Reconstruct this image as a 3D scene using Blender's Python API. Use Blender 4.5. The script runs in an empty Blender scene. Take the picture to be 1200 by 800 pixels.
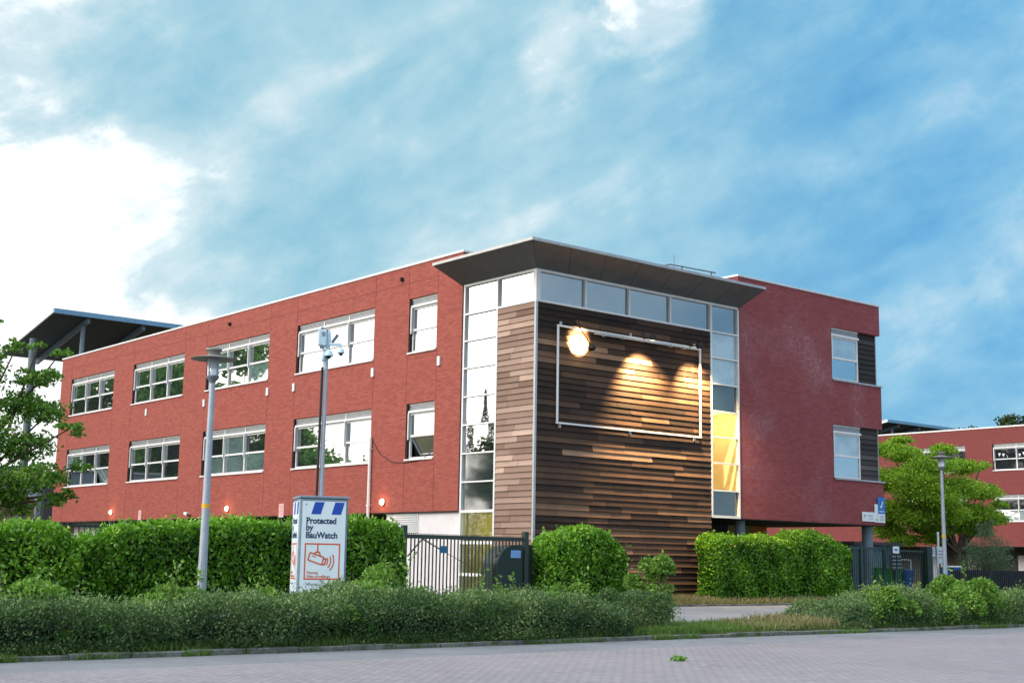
import bpy, math, random
import numpy as np
from mathutils import Vector, Matrix
random.seed(7)
RNG = np.random.default_rng(7)
SC = bpy.context.scene
COL = SC.collection
rad = math.radians

# ------------------------------------------------------------------ camera
CAM = Vector((-25.0746, -29.3224, 1.6))
YAW, PITCH, ROLL = 0.6894, 0.162, 0.0169
fw = Vector((math.sin(YAW) * math.cos(PITCH), math.cos(YAW) * math.cos(PITCH), math.sin(PITCH)))
r0 = Vector((math.cos(YAW), -math.sin(YAW), 0)); u0 = r0.cross(fw)
rt = r0 * math.cos(ROLL) + u0 * math.sin(ROLL)
up = u0 * math.cos(ROLL) - r0 * math.sin(ROLL)
cd = bpy.data.cameras.new('camera'); cam = bpy.data.objects.new('camera', cd); COL.objects.link(cam)
cam.matrix_world = Matrix(((rt.x, up.x, -fw.x, CAM.x), (rt.y, up.y, -fw.y, CAM.y), (rt.z, up.z, -fw.z, CAM.z), (0, 0, 0, 1)))
cd.sensor_width = 36; cd.lens = 1565.751 / 1200 * 36; cd.clip_end = 3000; cd.clip_start = 0.1
SC.camera = cam

# ------------------------------------------------------------------ node helper
class NT:
    def __init__(s, tree):
        s.t = tree; tree.nodes.clear()
    def n(s, kind, **kw):
        nd = s.t.nodes.new(kind)
        for k, v in kw.items():
            if k.startswith('i_'):
                key = k[2:]
                key = int(key) if key.isdigit() else key.replace('_', ' ')
                s.set(nd, key, v)
            else: setattr(nd, k, v)
        return nd
    def set(s, nd, key, v):
        if hasattr(v, 'links') or isinstance(v, bpy.types.NodeSocket): s.t.links.new(v, nd.inputs[key])
        else: nd.inputs[key].default_value = v
    def math(s, op, a, b=None, c=None, clamp=False):
        nd = s.t.nodes.new('ShaderNodeMath'); nd.operation = op; nd.use_clamp = clamp
        for i, x in enumerate((a, b, c)):
            if x is not None: s.set(nd, i, x)
        return nd.outputs[0]
    def vmath(s, op, a, b=None, out=0, scale=None):
        nd = s.t.nodes.new('ShaderNodeVectorMath'); nd.operation = op
        s.set(nd, 0, a)
        if b is not None: s.set(nd, 1, b)
        if scale is not None: s.set(nd, 'Scale', scale)
        return nd.outputs[out]
    def dot(s, a, v): return s.vmath('DOT_PRODUCT', a, tuple(v), out='Value')
    def mix(s, f, a, b, blend='MIX'):
        nd = s.t.nodes.new('ShaderNodeMix'); nd.data_type = 'RGBA'; nd.blend_type = blend
        s.set(nd, 0, f); s.set(nd, 6, a); s.set(nd, 7, b)
        return nd.outputs[2]
    def smooth(s, x, a, b, lo=0.0, hi=1.0):
        nd = s.t.nodes.new('ShaderNodeMapRange'); nd.interpolation_type = 'SMOOTHSTEP'
        s.set(nd, 0, x); s.set(nd, 1, a); s.set(nd, 2, b); s.set(nd, 3, lo); s.set(nd, 4, hi)
        return nd.outputs[0]
    def ramp(s, x, stops, interp='LINEAR'):
        nd = s.t.nodes.new('ShaderNodeValToRGB'); cr = nd.color_ramp; cr.interpolation = interp
        while len(cr.elements) < len(stops): cr.elements.new(0.5)
        for e, (p, c) in zip(cr.elements, stops): e.position = p; e.color = rgb(c)
        s.set(nd, 0, x); return nd.outputs[0]
    def noise(s, vec, scale, detail=4, rough=.55, dist=0.0):
        nd = s.n('ShaderNodeTexNoise'); s.set(nd, 'Vector', vec)
        nd.inputs['Scale'].default_value = scale; nd.inputs['Detail'].default_value = detail
        nd.inputs['Roughness'].default_value = rough; nd.inputs['Distortion'].default_value = dist
        return nd.outputs[0]
def rgb(c): return (c[0], c[1], c[2], 1.0)

# ------------------------------------------------------------------ sky and sun
SUN_DIR = Vector((-0.82, 0.10, 0.50)).normalized()          # towards the sun, behind thin cloud
W = bpy.data.worlds.new('World'); SC.world = W; W.use_nodes = True
def build_world():
    t = NT(W.node_tree)
    D = t.n('ShaderNodeTexCoord').outputs['Generated']
    sky = t.n('ShaderNodeTexSky', sky_type='NISHITA', sun_disc=False)
    sky.sun_elevation = math.asin(SUN_DIR.z); sky.sun_rotation = math.atan2(SUN_DIR.x, SUN_DIR.y)
    sky.air_density = 1.2; sky.dust_density = 2.0
    a25 = rad(25)
    s1 = rt * math.cos(a25) + up * math.sin(a25); s2 = up * math.cos(a25) - rt * math.sin(a25)
    cmb = t.n('ShaderNodeCombineXYZ')
    t.set(cmb, 0, t.math('MULTIPLY', t.dot(D, s1), 2.4)); t.set(cmb, 1, t.math('MULTIPLY', t.dot(D, s2), 5.6)); t.set(cmb, 2, t.math('MULTIPLY', t.dot(D, fw), 1.5))
    P = cmb.outputs[0]
    n1 = t.noise(P, 1.35, 5, .5, .25)
    n2 = t.noise(t.vmath('ADD', P, (3.1, 7.7, 1.3)), 2.5, 7, .56, .35)
    n4 = t.noise(t.vmath('MULTIPLY', t.vmath('ADD', P, (1.7, .4, 8.3)), (2.0, 1.0, 1.0)), 4.6, 7, .6, .3)
    side = t.dot(D, rt); upd = t.dot(D, up)
    nn = t.math('ADD', t.math('SUBTRACT', n2, .5), t.math('MULTIPLY', t.math('SUBTRACT', n4, .5), .8))
    F = t.math('ADD', .41, t.math('MULTIPLY', t.math('SUBTRACT', .5, n1), 1.25))
    F = t.math('ADD', F, t.math('MULTIPLY', t.math('SUBTRACT', n2, .5), 1.15))
    F = t.math('ADD', F, t.math('MULTIPLY', t.math('SUBTRACT', n4, .5), .62))
    F = t.math('ADD', F, t.smooth(side, .16, -.36, 0, .17))
    blobs = [((0.31, 0.94, 0.085), .966, 1.0, .56, .008), ((0.663, 0.640, 0.394), .9985, 1.0, .40, .0014), ((0.618, 0.694, 0.368), .9990, 1.0, .26, .0010), ((0.25, 0.89, 0.37), .990, .9992, .20, .006)]
    for d, a, b, amt, q in blobs:
        v = Vector(d).normalized()
        k = t.math('ADD', t.dot(D, v), t.math('MULTIPLY', nn, q))
        F = t.math('ADD', F, t.smooth(k, a, b, 0, amt))
    F = t.math('MINIMUM', t.math('MAXIMUM', F, 0.0), 1.0)
    deepf = t.smooth(side, -.02, .34)
    colL = t.ramp(F, [(0, (.175, .395, .515)), (.30, (.230, .45, .56)), (.55, (.33, .525, .605)), (.80, (.52, .645, .69)), (1, (.92, .94, .94))])
    colR = t.ramp(F, [(0, (.050, .255, .52)), (.30, (.105, .335, .56)), (.55, (.19, .42, .60)), (.80, (.40, .56, .67)), (1, (1.0, 1.02, 1.03))])
    col = t.mix(deepf, colL, colR)
    # bright evening cloud out to the left of the picture
    glow = t.smooth(t.dot(D, Vector((-.72, .64, .26)).normalized()), .58, .93)
    glow = t.math('MULTIPLY', glow, t.smooth(n2, .30, .62, .6, 1.0))
    col = t.mix(t.math('MULTIPLY', glow, .97), col, rgb((2.7, 2.5, 2.25)))
    zen = t.smooth(t.dot(D, (0, 0, 1)), .50, .85, 0, .9)  # unseen overhead sky, brightened to light the scene
    col = t.mix(zen, col, t.mix(t.smooth(n2, .35, .7), rgb((1.2, 1.32, 1.40)), rgb((2.0, 2.05, 2.1))))
    # greyer cloud bank behind the viewer, brightened out of view to add light
    back = t.smooth(t.dot(D, (-.35, -.93, 0)), .15, .7, 0, .85)
    col = t.mix(back, col, t.mix(t.smooth(n2, .35, .7), rgb((.55, .68, .80)), rgb((1.0, 1.08, 1.15))))
    bgc = t.n('ShaderNodeBackground'); t.set(bgc, 0, col); bgc.inputs[1].default_value = 1.0
    bgs = t.n('ShaderNodeBackground'); t.set(bgs, 0, sky.outputs[0]); bgs.inputs[1].default_value = 0.10
    mx = t.n('ShaderNodeMixShader'); mx.inputs[0].default_value = .9
    t.t.links.new(bgs.outputs[0], mx.inputs[1]); t.t.links.new(bgc.outputs[0], mx.inputs[2])
    out = t.n('ShaderNodeOutputWorld'); t.t.links.new(mx.outputs[0], out.inputs[0])
build_world()
sl = bpy.data.lights.new('sun', 'SUN'); sl.energy = 1.5; sl.angle = rad(30); sl.color = (1.0, .93, .84)
so = bpy.data.objects.new('sun', sl); COL.objects.link(so); so.location = (-40, 0, 40)
so.rotation_euler = SUN_DIR.to_track_quat('Z', 'Y').to_euler()
SC.view_settings.view_transform = 'Standard'; SC.view_settings.look = 'None'
SC.view_settings.exposure = 0.45; SC.view_settings.gamma = 1.0
SC.cycles.max_bounces = 6; SC.cycles.transparent_max_bounces = 8; SC.cycles.caustics_reflective = False; SC.cycles.caustics_refractive = False

# ------------------------------------------------------------------ helpers
def ray(x, y):
    return fw + rt * ((x - 600) / 1565.751) - up * ((y - 400) / 1565.751)
def at(x, y, ax, val):
    d = ray(x, y); i = 'xyz'.index(ax); k = (val - CAM[i]) / d[i]; return CAM + d * k
def dep(x, y, D): return CAM + ray(x, y) * D

class MB:
    def __init__(s): s.v = []; s.f = []; s.m = []; s.s = []; s.r = []; s.mi = 0; s.rv = 0.5
    def face(s, pts, smooth=False):
        b = len(s.v); s.v += [tuple(p) for p in pts]; s.f.append(tuple(range(b, b + len(pts)))); s.m.append(s.mi); s.s.append(smooth); s.r.append(s.rv)
    def faces(s, vs, fs, smooth=False):
        b = len(s.v); s.v += [tuple(p) for p in vs]
        for f in fs: s.f.append(tuple(b + i for i in f)); s.m.append(s.mi); s.s.append(smooth); s.r.append(s.rv)
    def box(s, x0, x1, y0, y1, z0, z1):
        if x0 > x1: x0, x1 = x1, x0
        if y0 > y1: y0, y1 = y1, y0
        if z0 > z1: z0, z1 = z1, z0
        s.faces([(x0, y0, z0), (x1, y0, z0), (x1, y1, z0), (x0, y1, z0), (x0, y0, z1), (x1, y0, z1), (x1, y1, z1), (x0, y1, z1)],
                [(3, 2, 1, 0), (4, 5, 6, 7), (0, 1, 5, 4), (1, 2, 6, 5), (2, 3, 7, 6), (3, 0, 4, 7)])
    def obox(s, p0, p1, w, h, upv=(0, 0, 1)):
        p0 = Vector(p0); p1 = Vector(p1); a = (p1 - p0).normalized(); upv = Vector(upv)
        if abs(a.dot(upv)) > .99: upv = Vector((1, 0, 0))
        b = a.cross(upv).normalized() * w / 2; c = b.cross(a).normalized() * h / 2
        q = [p0 - b - c, p0 + b - c, p0 + b + c, p0 - b + c, p1 - b - c, p1 + b - c, p1 + b + c, p1 - b + c]
        s.faces(q, [(3, 2, 1, 0), (4, 5, 6, 7), (0, 1, 5, 4), (1, 2, 6, 5), (2, 3, 7, 6), (3, 0, 4, 7)])
    def tube(s, pts, radii, n=10, caps=True):
        pts = [Vector(p) for p in pts]
        if not hasattr(radii, '__len__'): radii = [radii] * len(pts)
        rings = []; ref = None
        for i, p in enumerate(pts):
            a = (pts[min(i + 1, len(pts) - 1)] - pts[max(i - 1, 0)]).normalized()
            if ref is None: ref = Vector((1, 0, 0)) if abs(a.x) < .8 else Vector((0, 1, 0))
            b = (ref - a * ref.dot(a)).normalized(); ref = b; c = a.cross(b)
            rings.append([p + (b * math.cos(2 * math.pi * k / n) + c * math.sin(2 * math.pi * k / n)) * radii[i] for k in range(n)])
        vs = [q for R in rings for q in R]; fs = []
        for i in range(len(pts) - 1):
            for k in range(n): fs.append((i * n + k, i * n + (k + 1) % n, (i + 1) * n + (k + 1) % n, (i + 1) * n + k))
        s.faces(vs, fs, True)
        if caps:
            s.face(list(reversed(rings[0]))); s.face(rings[-1])
    def lathe(s, c, prof, n=20):
        c = Vector(c); vs = []; fs = []
        for (r, z) in prof:
            for k in range(n): vs.append(c + Vector((r * math.cos(2 * math.pi * k / n), r * math.sin(2 * math.pi * k / n), z)))
        for i in range(len(prof) - 1):
            for k in range(n): fs.append((i * n + k, i * n + (k + 1) % n, (i + 1) * n + (k + 1) % n, (i + 1) * n + k))
        s.faces(vs, fs, True)
    def build(s, name, mats, parent=None, org=(0, 0, 0), loc=None, bevel=0):
        me = bpy.data.meshes.new(name)
        o = Vector(org)
        me.from_pydata([(v[0] - o.x, v[1] - o.y, v[2] - o.z) for v in s.v], [], s.f)
        if not isinstance(mats, (list, tuple)): mats = [mats]
        for m in mats: me.materials.append(m)
        me.polygons.foreach_set('material_index', s.m); me.polygons.foreach_set('use_smooth', s.s)
        at_ = me.attributes.new('rnd', 'FLOAT', 'FACE'); at_.data.foreach_set('value', s.r)
        me.update()
        ob = bpy.data.objects.new(name, me); COL.objects.link(ob)
        if parent is not None: ob.parent = parent
        if loc is not None: ob.location = loc
        elif parent is None: ob.location = org
        if bevel:
            bm = ob.modifiers.new('bevel', 'BEVEL'); bm.width = bevel; bm.segments = 2; bm.limit_method = 'ANGLE'
        return ob
def tag(o, label=None, cat=None, group=None, kind=None):
    if label: o['label'] = label
    if cat: o['category'] = cat
    if group: o['group'] = group
    if kind: o['kind'] = kind
    return o
def thing(name, label, cat, loc, rz=0, group=None):
    o = bpy.data.objects.new(name, None); COL.objects.link(o); o.location = loc; o.rotation_euler = (0, 0, rz)
    o.empty_display_size = .3
    return tag(o, label, cat, group)
def copy_tree(o, parent=None):
    c = o.copy(); COL.objects.link(c)
    if parent is not None: c.parent = parent
    for ch in list(o.children): copy_tree(ch, c)
    return c
def text(name, body, size, mat, parent, loc, rot, bold=0.0, align='LEFT', sx=1.0):
    cu = bpy.data.curves.new(name, 'FONT'); cu.body = body; cu.size = size; cu.align_x = align; cu.offset = bold; cu.extrude = .001; cu.resolution_u = 3
    tmp = bpy.data.objects.new('tmp', cu); COL.objects.link(tmp)
    dg = bpy.context.evaluated_depsgraph_get()
    me = bpy.data.meshes.new_from_object(tmp.evaluated_get(dg)); bpy.data.objects.remove(tmp)
    me.materials.clear(); me.materials.append(mat)
    ob = bpy.data.objects.new(name, me); COL.objects.link(ob); ob.parent = parent; ob.location = loc; ob.rotation_euler = rot; ob.scale = (sx, 1, 1)
    return ob

# ------------------------------------------------------------------ materials
def newmat(name):
    m = bpy.data.materials.new(name); m.use_nodes = True
    t = NT(m.node_tree); out = t.n('ShaderNodeOutputMaterial'); return m, t, out
def principled(t, out, col, rough=.6, metal=0.0, spec=.4, normal=None):
    b = t.n('ShaderNodeBsdfPrincipled'); t.set(b, 'Base Color', col if not isinstance(col, tuple) else rgb(col))
    t.set(b, 'Roughness', rough); t.set(b, 'Metallic', metal); t.set(b, 'Specular IOR Level', spec)
    if normal is not None: t.set(b, 'Normal', normal)
    t.t.links.new(b.outputs[0], out.inputs[0]); return b
def bump(t, h, strength=.3, dist=.02):
    b = t.n('ShaderNodeBump'); t.set(b, 'Height', h); b.inputs['Strength'].default_value = strength; b.inputs['Distance'].default_value = dist
    return b.outputs[0]
def paint(name, c, rough=.5, metal=0.0, var=.12, scale=6, spec=.4):
    m, t, out = newmat(name)
    p = t.n('ShaderNodeTexCoord').outputs['Object']
    n = t.noise(p, scale, 5, .6)
    col = t.mix(t.smooth(n, .3, .7), rgb([x * (1 - var) for x in c]), rgb([min(1, x * (1 + var)) for x in c]))
    principled(t, out, col, t.smooth(n, .2, .8, rough - .08, rough + .1), metal, spec); return m
def brick(name, c1, c2, mort, stain=0.0):
    m, t, out = newmat(name)
    p = t.n('ShaderNodeNewGeometry').outputs['Position']
    s = t.n('ShaderNodeSeparateXYZ'); t.set(s, 0, p)
    cb = t.n('ShaderNodeCombineXYZ'); t.set(cb, 0, t.math('ADD', s.outputs[0], s.outputs[1])); t.set(cb, 1, s.outputs[2])
    b = t.n('ShaderNodeTexBrick'); t.set(b, 'Vector', cb.outputs[0]); b.offset = .5
    for k, v in (('Scale', 1.0), ('Mortar Size', .009), ('Mortar Smooth', .4), ('Bias', 0.0), ('Brick Width', .22), ('Row Height', .0667)): b.inputs[k].default_value = v
    t.set(b, 'Color1', rgb(c1)); t.set(b, 'Color2', rgb(c2)); t.set(b, 'Mortar', rgb(mort))
    n = t.noise(p, .55, 5, .6); n2 = t.noise(p, 9.0, 4, .6)
    st = t.n('ShaderNodeCombineXYZ'); t.set(st, 0, t.math('MULTIPLY', t.math('ADD', s.outputs[0], s.outputs[1]), 2.2)); t.set(st, 1, t.math('MULTIPLY', s.outputs[2], .25))
    n4 = t.noise(st.outputs[0], 1.6, 5, .65)
    col = t.mix(t.smooth(n, .3, .7, 0, .34), b.outputs[0], rgb([x * .72 for x in c1]))
    col = t.mix(t.smooth(n2, .35, .75, 0, .35), col, rgb([min(1, x * 1.25) for x in c2]))
    col = t.mix(t.smooth(n4, .55, .8, 0, .35), col, rgb([x * .6 for x in c1]))
    if stain:
        n3 = t.noise(t.vmath('ADD', p, (4.0, 0, 1.7)), .34, 7, .66)
        n5 = t.noise(p, 7, 4, .7)
        k = t.math('MULTIPLY', t.smooth(n3, .47, .72), t.smooth(n5, .42, .66, .15, stain))
        col = t.mix(k, col, rgb((.40, .26, .30)))
    principled(t, out, col, .85, 0, .25, bump(t, b.outputs[1], -.7, .012)); return m
def wood(name, stops, axis):
    m, t, out = newmat(name)
    p = t.n('ShaderNodeNewGeometry').outputs['Position']
    a = t.n('ShaderNodeAttribute', attribute_name='rnd').outputs['Fac']
    sc = (1.2, 14, 40) if axis == 'x' else (14, 1.2, 40)
    q = t.vmath('ADD', t.vmath('MULTIPLY', p, sc), t.vmath('SCALE', (31.0, 17.0, 7.0), scale=a))
    g = t.noise(q, 1.0, 6, .65, .3); g2 = t.noise(p, 1.1, 5, .6)
    k = t.math('ADD', a, t.math('MULTIPLY', t.math('SUBTRACT', g, .5), .28))
    k = t.math('ADD', k, t.math('MULTIPLY', t.math('SUBTRACT', g2, .5), .35), clamp=True)
    col = t.ramp(k, stops)
    col = t.mix(t.smooth(g, .55, .8, 0, .5), col, t.mix(1.0, col, rgb((.45, .42, .42)), 'MULTIPLY'))
    principled(t, out, col, .8, 0, .25, bump(t, g, .25, .01)); return m
def glass(name, base, fac, rough=.015, tint=(.95, .97, 1.0), see=0.0):
    m, t, out = newmat(name)
    p = t.n('ShaderNodeNewGeometry').outputs['Position']
    lw = t.n('ShaderNodeLayerWeight'); lw.inputs[0].default_value = .35
    gl = t.n('ShaderNodeBsdfGlossy'); t.set(gl, 'Color', rgb(tint)); gl.inputs['Roughness'].default_value = rough
    t.set(gl, 'Normal', bump(t, t.noise(p, .9, 1, .4), .012, .05))
    if see > 0: bs = t.n('ShaderNodeBsdfTransparent'); t.set(bs, 'Color', rgb(base))
    else:
        bs = t.n('ShaderNodeBsdfDiffuse'); t.set(bs, 'Color', t.mix(t.smooth(t.noise(p, 1.6, 3, .5), .35, .65), rgb([x * .75 for x in base]), rgb(base)))
    f = t.math('ADD', t.math('MULTIPLY', lw.outputs['Fresnel'], .12 if see else .45), fac, clamp=True)
    mx = t.n('ShaderNodeMixShader'); t.set(mx, 0, f)
    t.t.links.new(bs.outputs[0], mx.inputs[1]); t.t.links.new(gl.outputs[0], mx.inputs[2]); t.t.links.new(mx.outputs[0], out.inputs[0]); return m
def leafmat(name, stops, trans=.35, rough=.5, spec=.3):
    m, t, out = newmat(name)
    a = t.n('ShaderNodeAttribute', attribute_name='rnd').outputs['Fac']
    col = t.ramp(a, stops)
    b = t.n('ShaderNodeBsdfPrincipled'); t.set(b, 'Base Color', col); b.inputs['Roughness'].default_value = rough; b.inputs['Specular IOR Level'].default_value = spec
    tr = t.n('ShaderNodeBsdfTranslucent'); t.set(tr, 'Color', t.mix(1.0, col, rgb((1.0, 1.1, .6)), 'MULTIPLY'))
    mx = t.n('ShaderNodeMixShader'); mx.inputs[0].default_value = trans
    t.t.links.new(b.outputs[0], mx.inputs[1]); t.t.links.new(tr.outputs[0], mx.inputs[2]); t.t.links.new(mx.outputs[0], out.inputs[0]); return m
def emit(name, c, s, spread=None):
    m, t, out = newmat(name); e = t.n('ShaderNodeEmission'); t.set(e, 'Color', rgb(c)); e.inputs[1].default_value = s
    t.t.links.new(e.outputs[0], out.inputs[0]); return m

M = {}
M['brick'] = brick('red_brick', (.41, .108, .084), (.28, .064, .051), (.19, .070, .058))
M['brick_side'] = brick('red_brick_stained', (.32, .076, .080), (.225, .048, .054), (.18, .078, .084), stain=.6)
M['brick_far'] = brick('red_brick_far', (.24, .058, .056), (.185, .044, .043), (.16, .058, .057))
M['white'] = paint('white_aluminium', (.74, .75, .76), .4, 0, .05)
M['grey_frame'] = paint('grey_frame', (.42, .45, .48), .4, .2, .08)
M['blind'] = paint('blind_box_grey', (.40, .42, .45), .45, .3, .08)
M['dark'] = paint('dark_gap', (.012, .012, .014), .8)
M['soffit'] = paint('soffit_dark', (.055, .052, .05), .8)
M['canopy'] = paint('canopy_panel_grey', (.105, .113, .118), .6, 0, .16, 2.5)
M['canopy_edge'] = paint('canopy_edge', (.42, .43, .44), .4, .4)
M['coping'] = paint('coping_zinc', (.66, .68, .70), .4, .3, .06)
M['roof'] = paint('roof_felt', (.08, .08, .085), .9)
M['render_white'] = paint('white_render', (.72, .69, .72), .8, 0, .05, 2)
M['column'] = paint('column_blue_grey', (.17, .22, .27), .5)
M['glass_mirror'] = glass('window_glass', (.035, .05, .055), .62)
M['glass_curtain'] = glass('window_glass_with_curtain', (.16, .24, .25), .42)
M['glass_dark'] = glass('window_glass_dark', (.018, .022, .026), .22)
M['glass_far'] = glass('far_window_glass', (.02, .024, .03), .03)
M['glass_top'] = glass('corner_glass', (.075, .12, .155), .30)
M['glass_pale'] = glass('pale_glass', (.42, .50, .54), .3)
M['glass_spandrel'] = glass('spandrel_glass', (.012, .028, .032), .16)
M['glass_clear'] = glass('clear_glass', (.92, .95, .93), .02, see=1.0)
M['glass_foggy'] = glass('dusty_glass', (.035, .055, .055), .16, rough=.05)
M['yellow_wall'] = paint('yellow_interior', (.84, .70, .40), .8, 0, .05)
M['olive_wall'] = paint('olive_interior', (.42, .40, .15), .8, 0, .08)
M['orange'] = paint('orange_panel', (.62, .22, .03), .7)
M['wood_front'] = wood('weathered_boards_shaded', [(0, (.020, .014, .012)), (.30, (.058, .034, .025)), (.55, (.112, .064, .042)), (.78, (.20, .115, .072)), (1, (.33, .205, .135))], 'x')  # same boards as the left face, shade kept in the darker ramp
M['wood_left'] = wood('weathered_boards_lit', [(0, (.17, .105, .080)), (.3, (.27, .178, .142)), (.6, (.35, .245, .20)), (.85, (.46, .32, .26)), (1, (.60, .43, .35))], 'y')  # same boards as the front, ramp lightened for the bright light here
M['wood_dark'] = wood('dark_boards', [(0, (.02, .018, .019)), (.4, (.045, .040, .042)), (.8, (.085, .075, .078)), (1, (.12, .11, .11))], 'x')
M['pole'] = paint('galvanised_pole', (.36, .40, .46), .45, .35, .08, 9)
M['lamp_disc'] = paint('lamp_disc', (.24, .235, .22), .55, .2, .15, 12)
M['lamp_collar'] = paint('lamp_collar', (.13, .15, .18), .5)
M['lamp_glass'] = glass('lamp_glass', (.62, .70, .74), .18, rough=.08)
M['yellow'] = paint('yellow_sticker', (.75, .42, .03), .6)
M['fence_green'] = paint('dark_green_steel', (.022, .040, .038), .5, 0, .15)
M['gate_box'] = paint('dark_green_cabinet', (.007, .022, .018), .45, 0, .15)
M['cab_blue'] = paint('cabinet_steel', (.20, .27, .34), .45, .2, .1)
M['panel_white'] = paint('panel_white', (.66, .77, .84), .4, 0, .03, 2)
M['device'] = paint('device_white', (.50, .66, .76), .4, 0, .06)
M['blue'] = paint('sign_blue', (.010, .065, .42), .45, 0, .05)
M['navy'] = paint('lettering_navy', (.018, .045, .11), .5, 0, .05)
M['orange_ink'] = paint('orange_ink', (.60, .11, .035), .5, 0, .05)
M['black'] = paint('black_rubber', (.012, .012, .013), .5)
M['sign_white'] = paint('sign_white', (.74, .78, .80), .4, 0, .04)
M['sign_blue'] = paint('notice_blue', (.02, .17, .55), .4, 0, .05)
M['pink_plate'] = paint('pink_plate', (.70, .42, .42), .6)
M['bin_green'] = paint('bin_green', (.03, .26, .035), .5)
M['bin_blue'] = paint('bin_blue', (.015, .11, .40), .5)
M['bark'] = paint('bark', (.10, .075, .055), .9, 0, .35, 7)
M['twig'] = paint('hedge_twigs', (.012, .018, .009), .95, 0, .3, 5)
M['globe'] = emit('lit_globe', (1.0, .70, .38), 5.0)
M['flood_lens'] = emit('lit_flood_lens', (1.0, .72, .34), 30.0)
M['ceil_lamp'] = emit('lit_ceiling_lamp', (1.0, .78, .45), 6.0)
M['laurel'] = leafmat('laurel_leaves', [(0, (.032, .105, .010)), (.40, (.10, .265, .018)), (.75, (.21, .44, .034)), (1, (.38, .60, .08))], .32, .36, .5)
M['cotoneaster'] = leafmat('shrub_leaves_dull', [(0, (.022, .055, .026)), (.45, (.075, .150, .062)), (.78, (.19, .29, .10)), (1, (.36, .43, .20))], .3, .6)
M['brightleaf'] = leafmat('young_bright_leaves', [(0, (.055, .15, .022)), (.5, (.15, .30, .045)), (1, (.32, .48, .11))], .35, .5)
M['maple'] = leafmat('maple_leaves', [(0, (.034, .10, .016)), (.5, (.11, .26, .036)), (.88, (.26, .44, .075)), (1, (.33, .32, .08))], .35, .5)
M['zelkova'] = leafmat('light_tree_leaves', [(0, (.08, .18, .015)), (.45, (.22, .40, .028)), (.85, (.42, .60, .055)), (1, (.55, .52, .10))], .4, .5)
M['greygreen'] = leafmat('grey_green_leaves', [(0, (.06, .11, .06)), (.5, (.12, .19, .11)), (1, (.24, .32, .19))], .3, .6)
M['darktree'] = leafmat('dark_tree_leaves', [(0, (.016, .035, .012)), (.6, (.035, .065, .020)), (1, (.07, .11, .03))], .25, .55)
M['conifer'] = leafmat('conifer_needles', [(0, (.035, .055, .03)), (1, (.09, .12, .06))], .15, .6)
M['grass'] = leafmat('grass_blades', [(0, (.05, .11, .022)), (.55, (.12, .24, .045)), (.85, (.20, .21, .09)), (1, (.32, .28, .15))], .3, .7)
M['drygrass'] = leafmat('dry_grass_blades', [(0, (.14, .14, .06)), (.5, (.27, .24, .12)), (1, (.40, .35, .21))], .3, .7)

def ground_mat():
    m, t, out = newmat('soil_and_turf'); p = t.n('ShaderNodeNewGeometry').outputs['Position']
    n = t.noise(p, .8, 6, .65); n2 = t.noise(p, 12, 5, .7)
    c = t.mix(t.smooth(n, .35, .65), rgb((.075, .075, .035)), rgb((.13, .115, .065)))
    c = t.mix(t.smooth(n2, .4, .7, 0, .5), c, rgb((.05, .042, .03)))
    principled(t, out, c, .95, 0, .15, bump(t, n2, .5, .03)); return m
def paving_mat():
    m, t, out = newmat('clinker_paving'); p = t.n('ShaderNodeNewGeometry').outputs['Position']
    mp = t.n('ShaderNodeMapping'); t.set(mp, 'Vector', p); mp.inputs['Rotation'].default_value = (0, 0, rad(90))
    b = t.n('ShaderNodeTexBrick'); t.set(b, 'Vector', mp.outputs[0])
    for k, v in (('Scale', 1.0), ('Mortar Size', .011), ('Mortar Smooth', .3), ('Brick Width', .21), ('Row Height', .105)): b.inputs[k].default_value = v
    t.set(b, 'Color1', rgb((.275, .255, .275))); t.set(b, 'Color2', rgb((.21, .193, .212))); t.set(b, 'Mortar', rgb((.085, .08, .09)))
    n = t.noise(p, .25, 6, .6); n2 = t.noise(p, 2.2, 6, .7); n3 = t.noise(p, 30, 3, .6)
    c = t.mix(t.smooth(n, .35, .65, 0, .3), b.outputs[0], rgb((.30, .277, .30)))
    c = t.mix(t.smooth(n2, .50, .72, 0, .6), c, rgb((.15, .14, .165)))
    c = t.mix(t.smooth(n3, .45, .7, 0, .3), c, rgb((.34, .33, .37)))
    n4 = t.noise(t.vmath('MULTIPLY', p, (.35, 2.2, 1)), .8, 6, .65); c = t.mix(t.smooth(n4, .52, .68, 0, .5), c, rgb((.19, .18, .215)))
    principled(t, out, c, .8, 0, .3, bump(t, b.outputs[1], -.5, .01)); return m
def asphalt_mat(name, c0, c1):
    m, t, out = newmat(name); p = t.n('ShaderNodeNewGeometry').outputs['Position']
    n = t.noise(p, .5, 6, .65); n2 = t.noise(p, 40, 4, .7); n3 = t.noise(p, 3, 5, .7)
    c = t.mix(t.smooth(n, .35, .65), rgb(c0), rgb(c1)); c = t.mix(t.smooth(n2, .4, .7, 0, .45), c, rgb([x * 1.5 for x in c1]))
    c = t.mix(t.smooth(n3, .55, .7, 0, .3), c, rgb([x * .6 for x in c0]))
    principled(t, out, c, .85, 0, .3, bump(t, n2, .4, .01)); return m
M['ground'] = ground_mat(); M['paving'] = paving_mat()
M['asphalt'] = asphalt_mat('gutter_asphalt', (.135, .145, .165), (.19, .20, .22))
M['path'] = asphalt_mat('path_asphalt', (.20, .20, .215), (.26, .26, .27))
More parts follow.
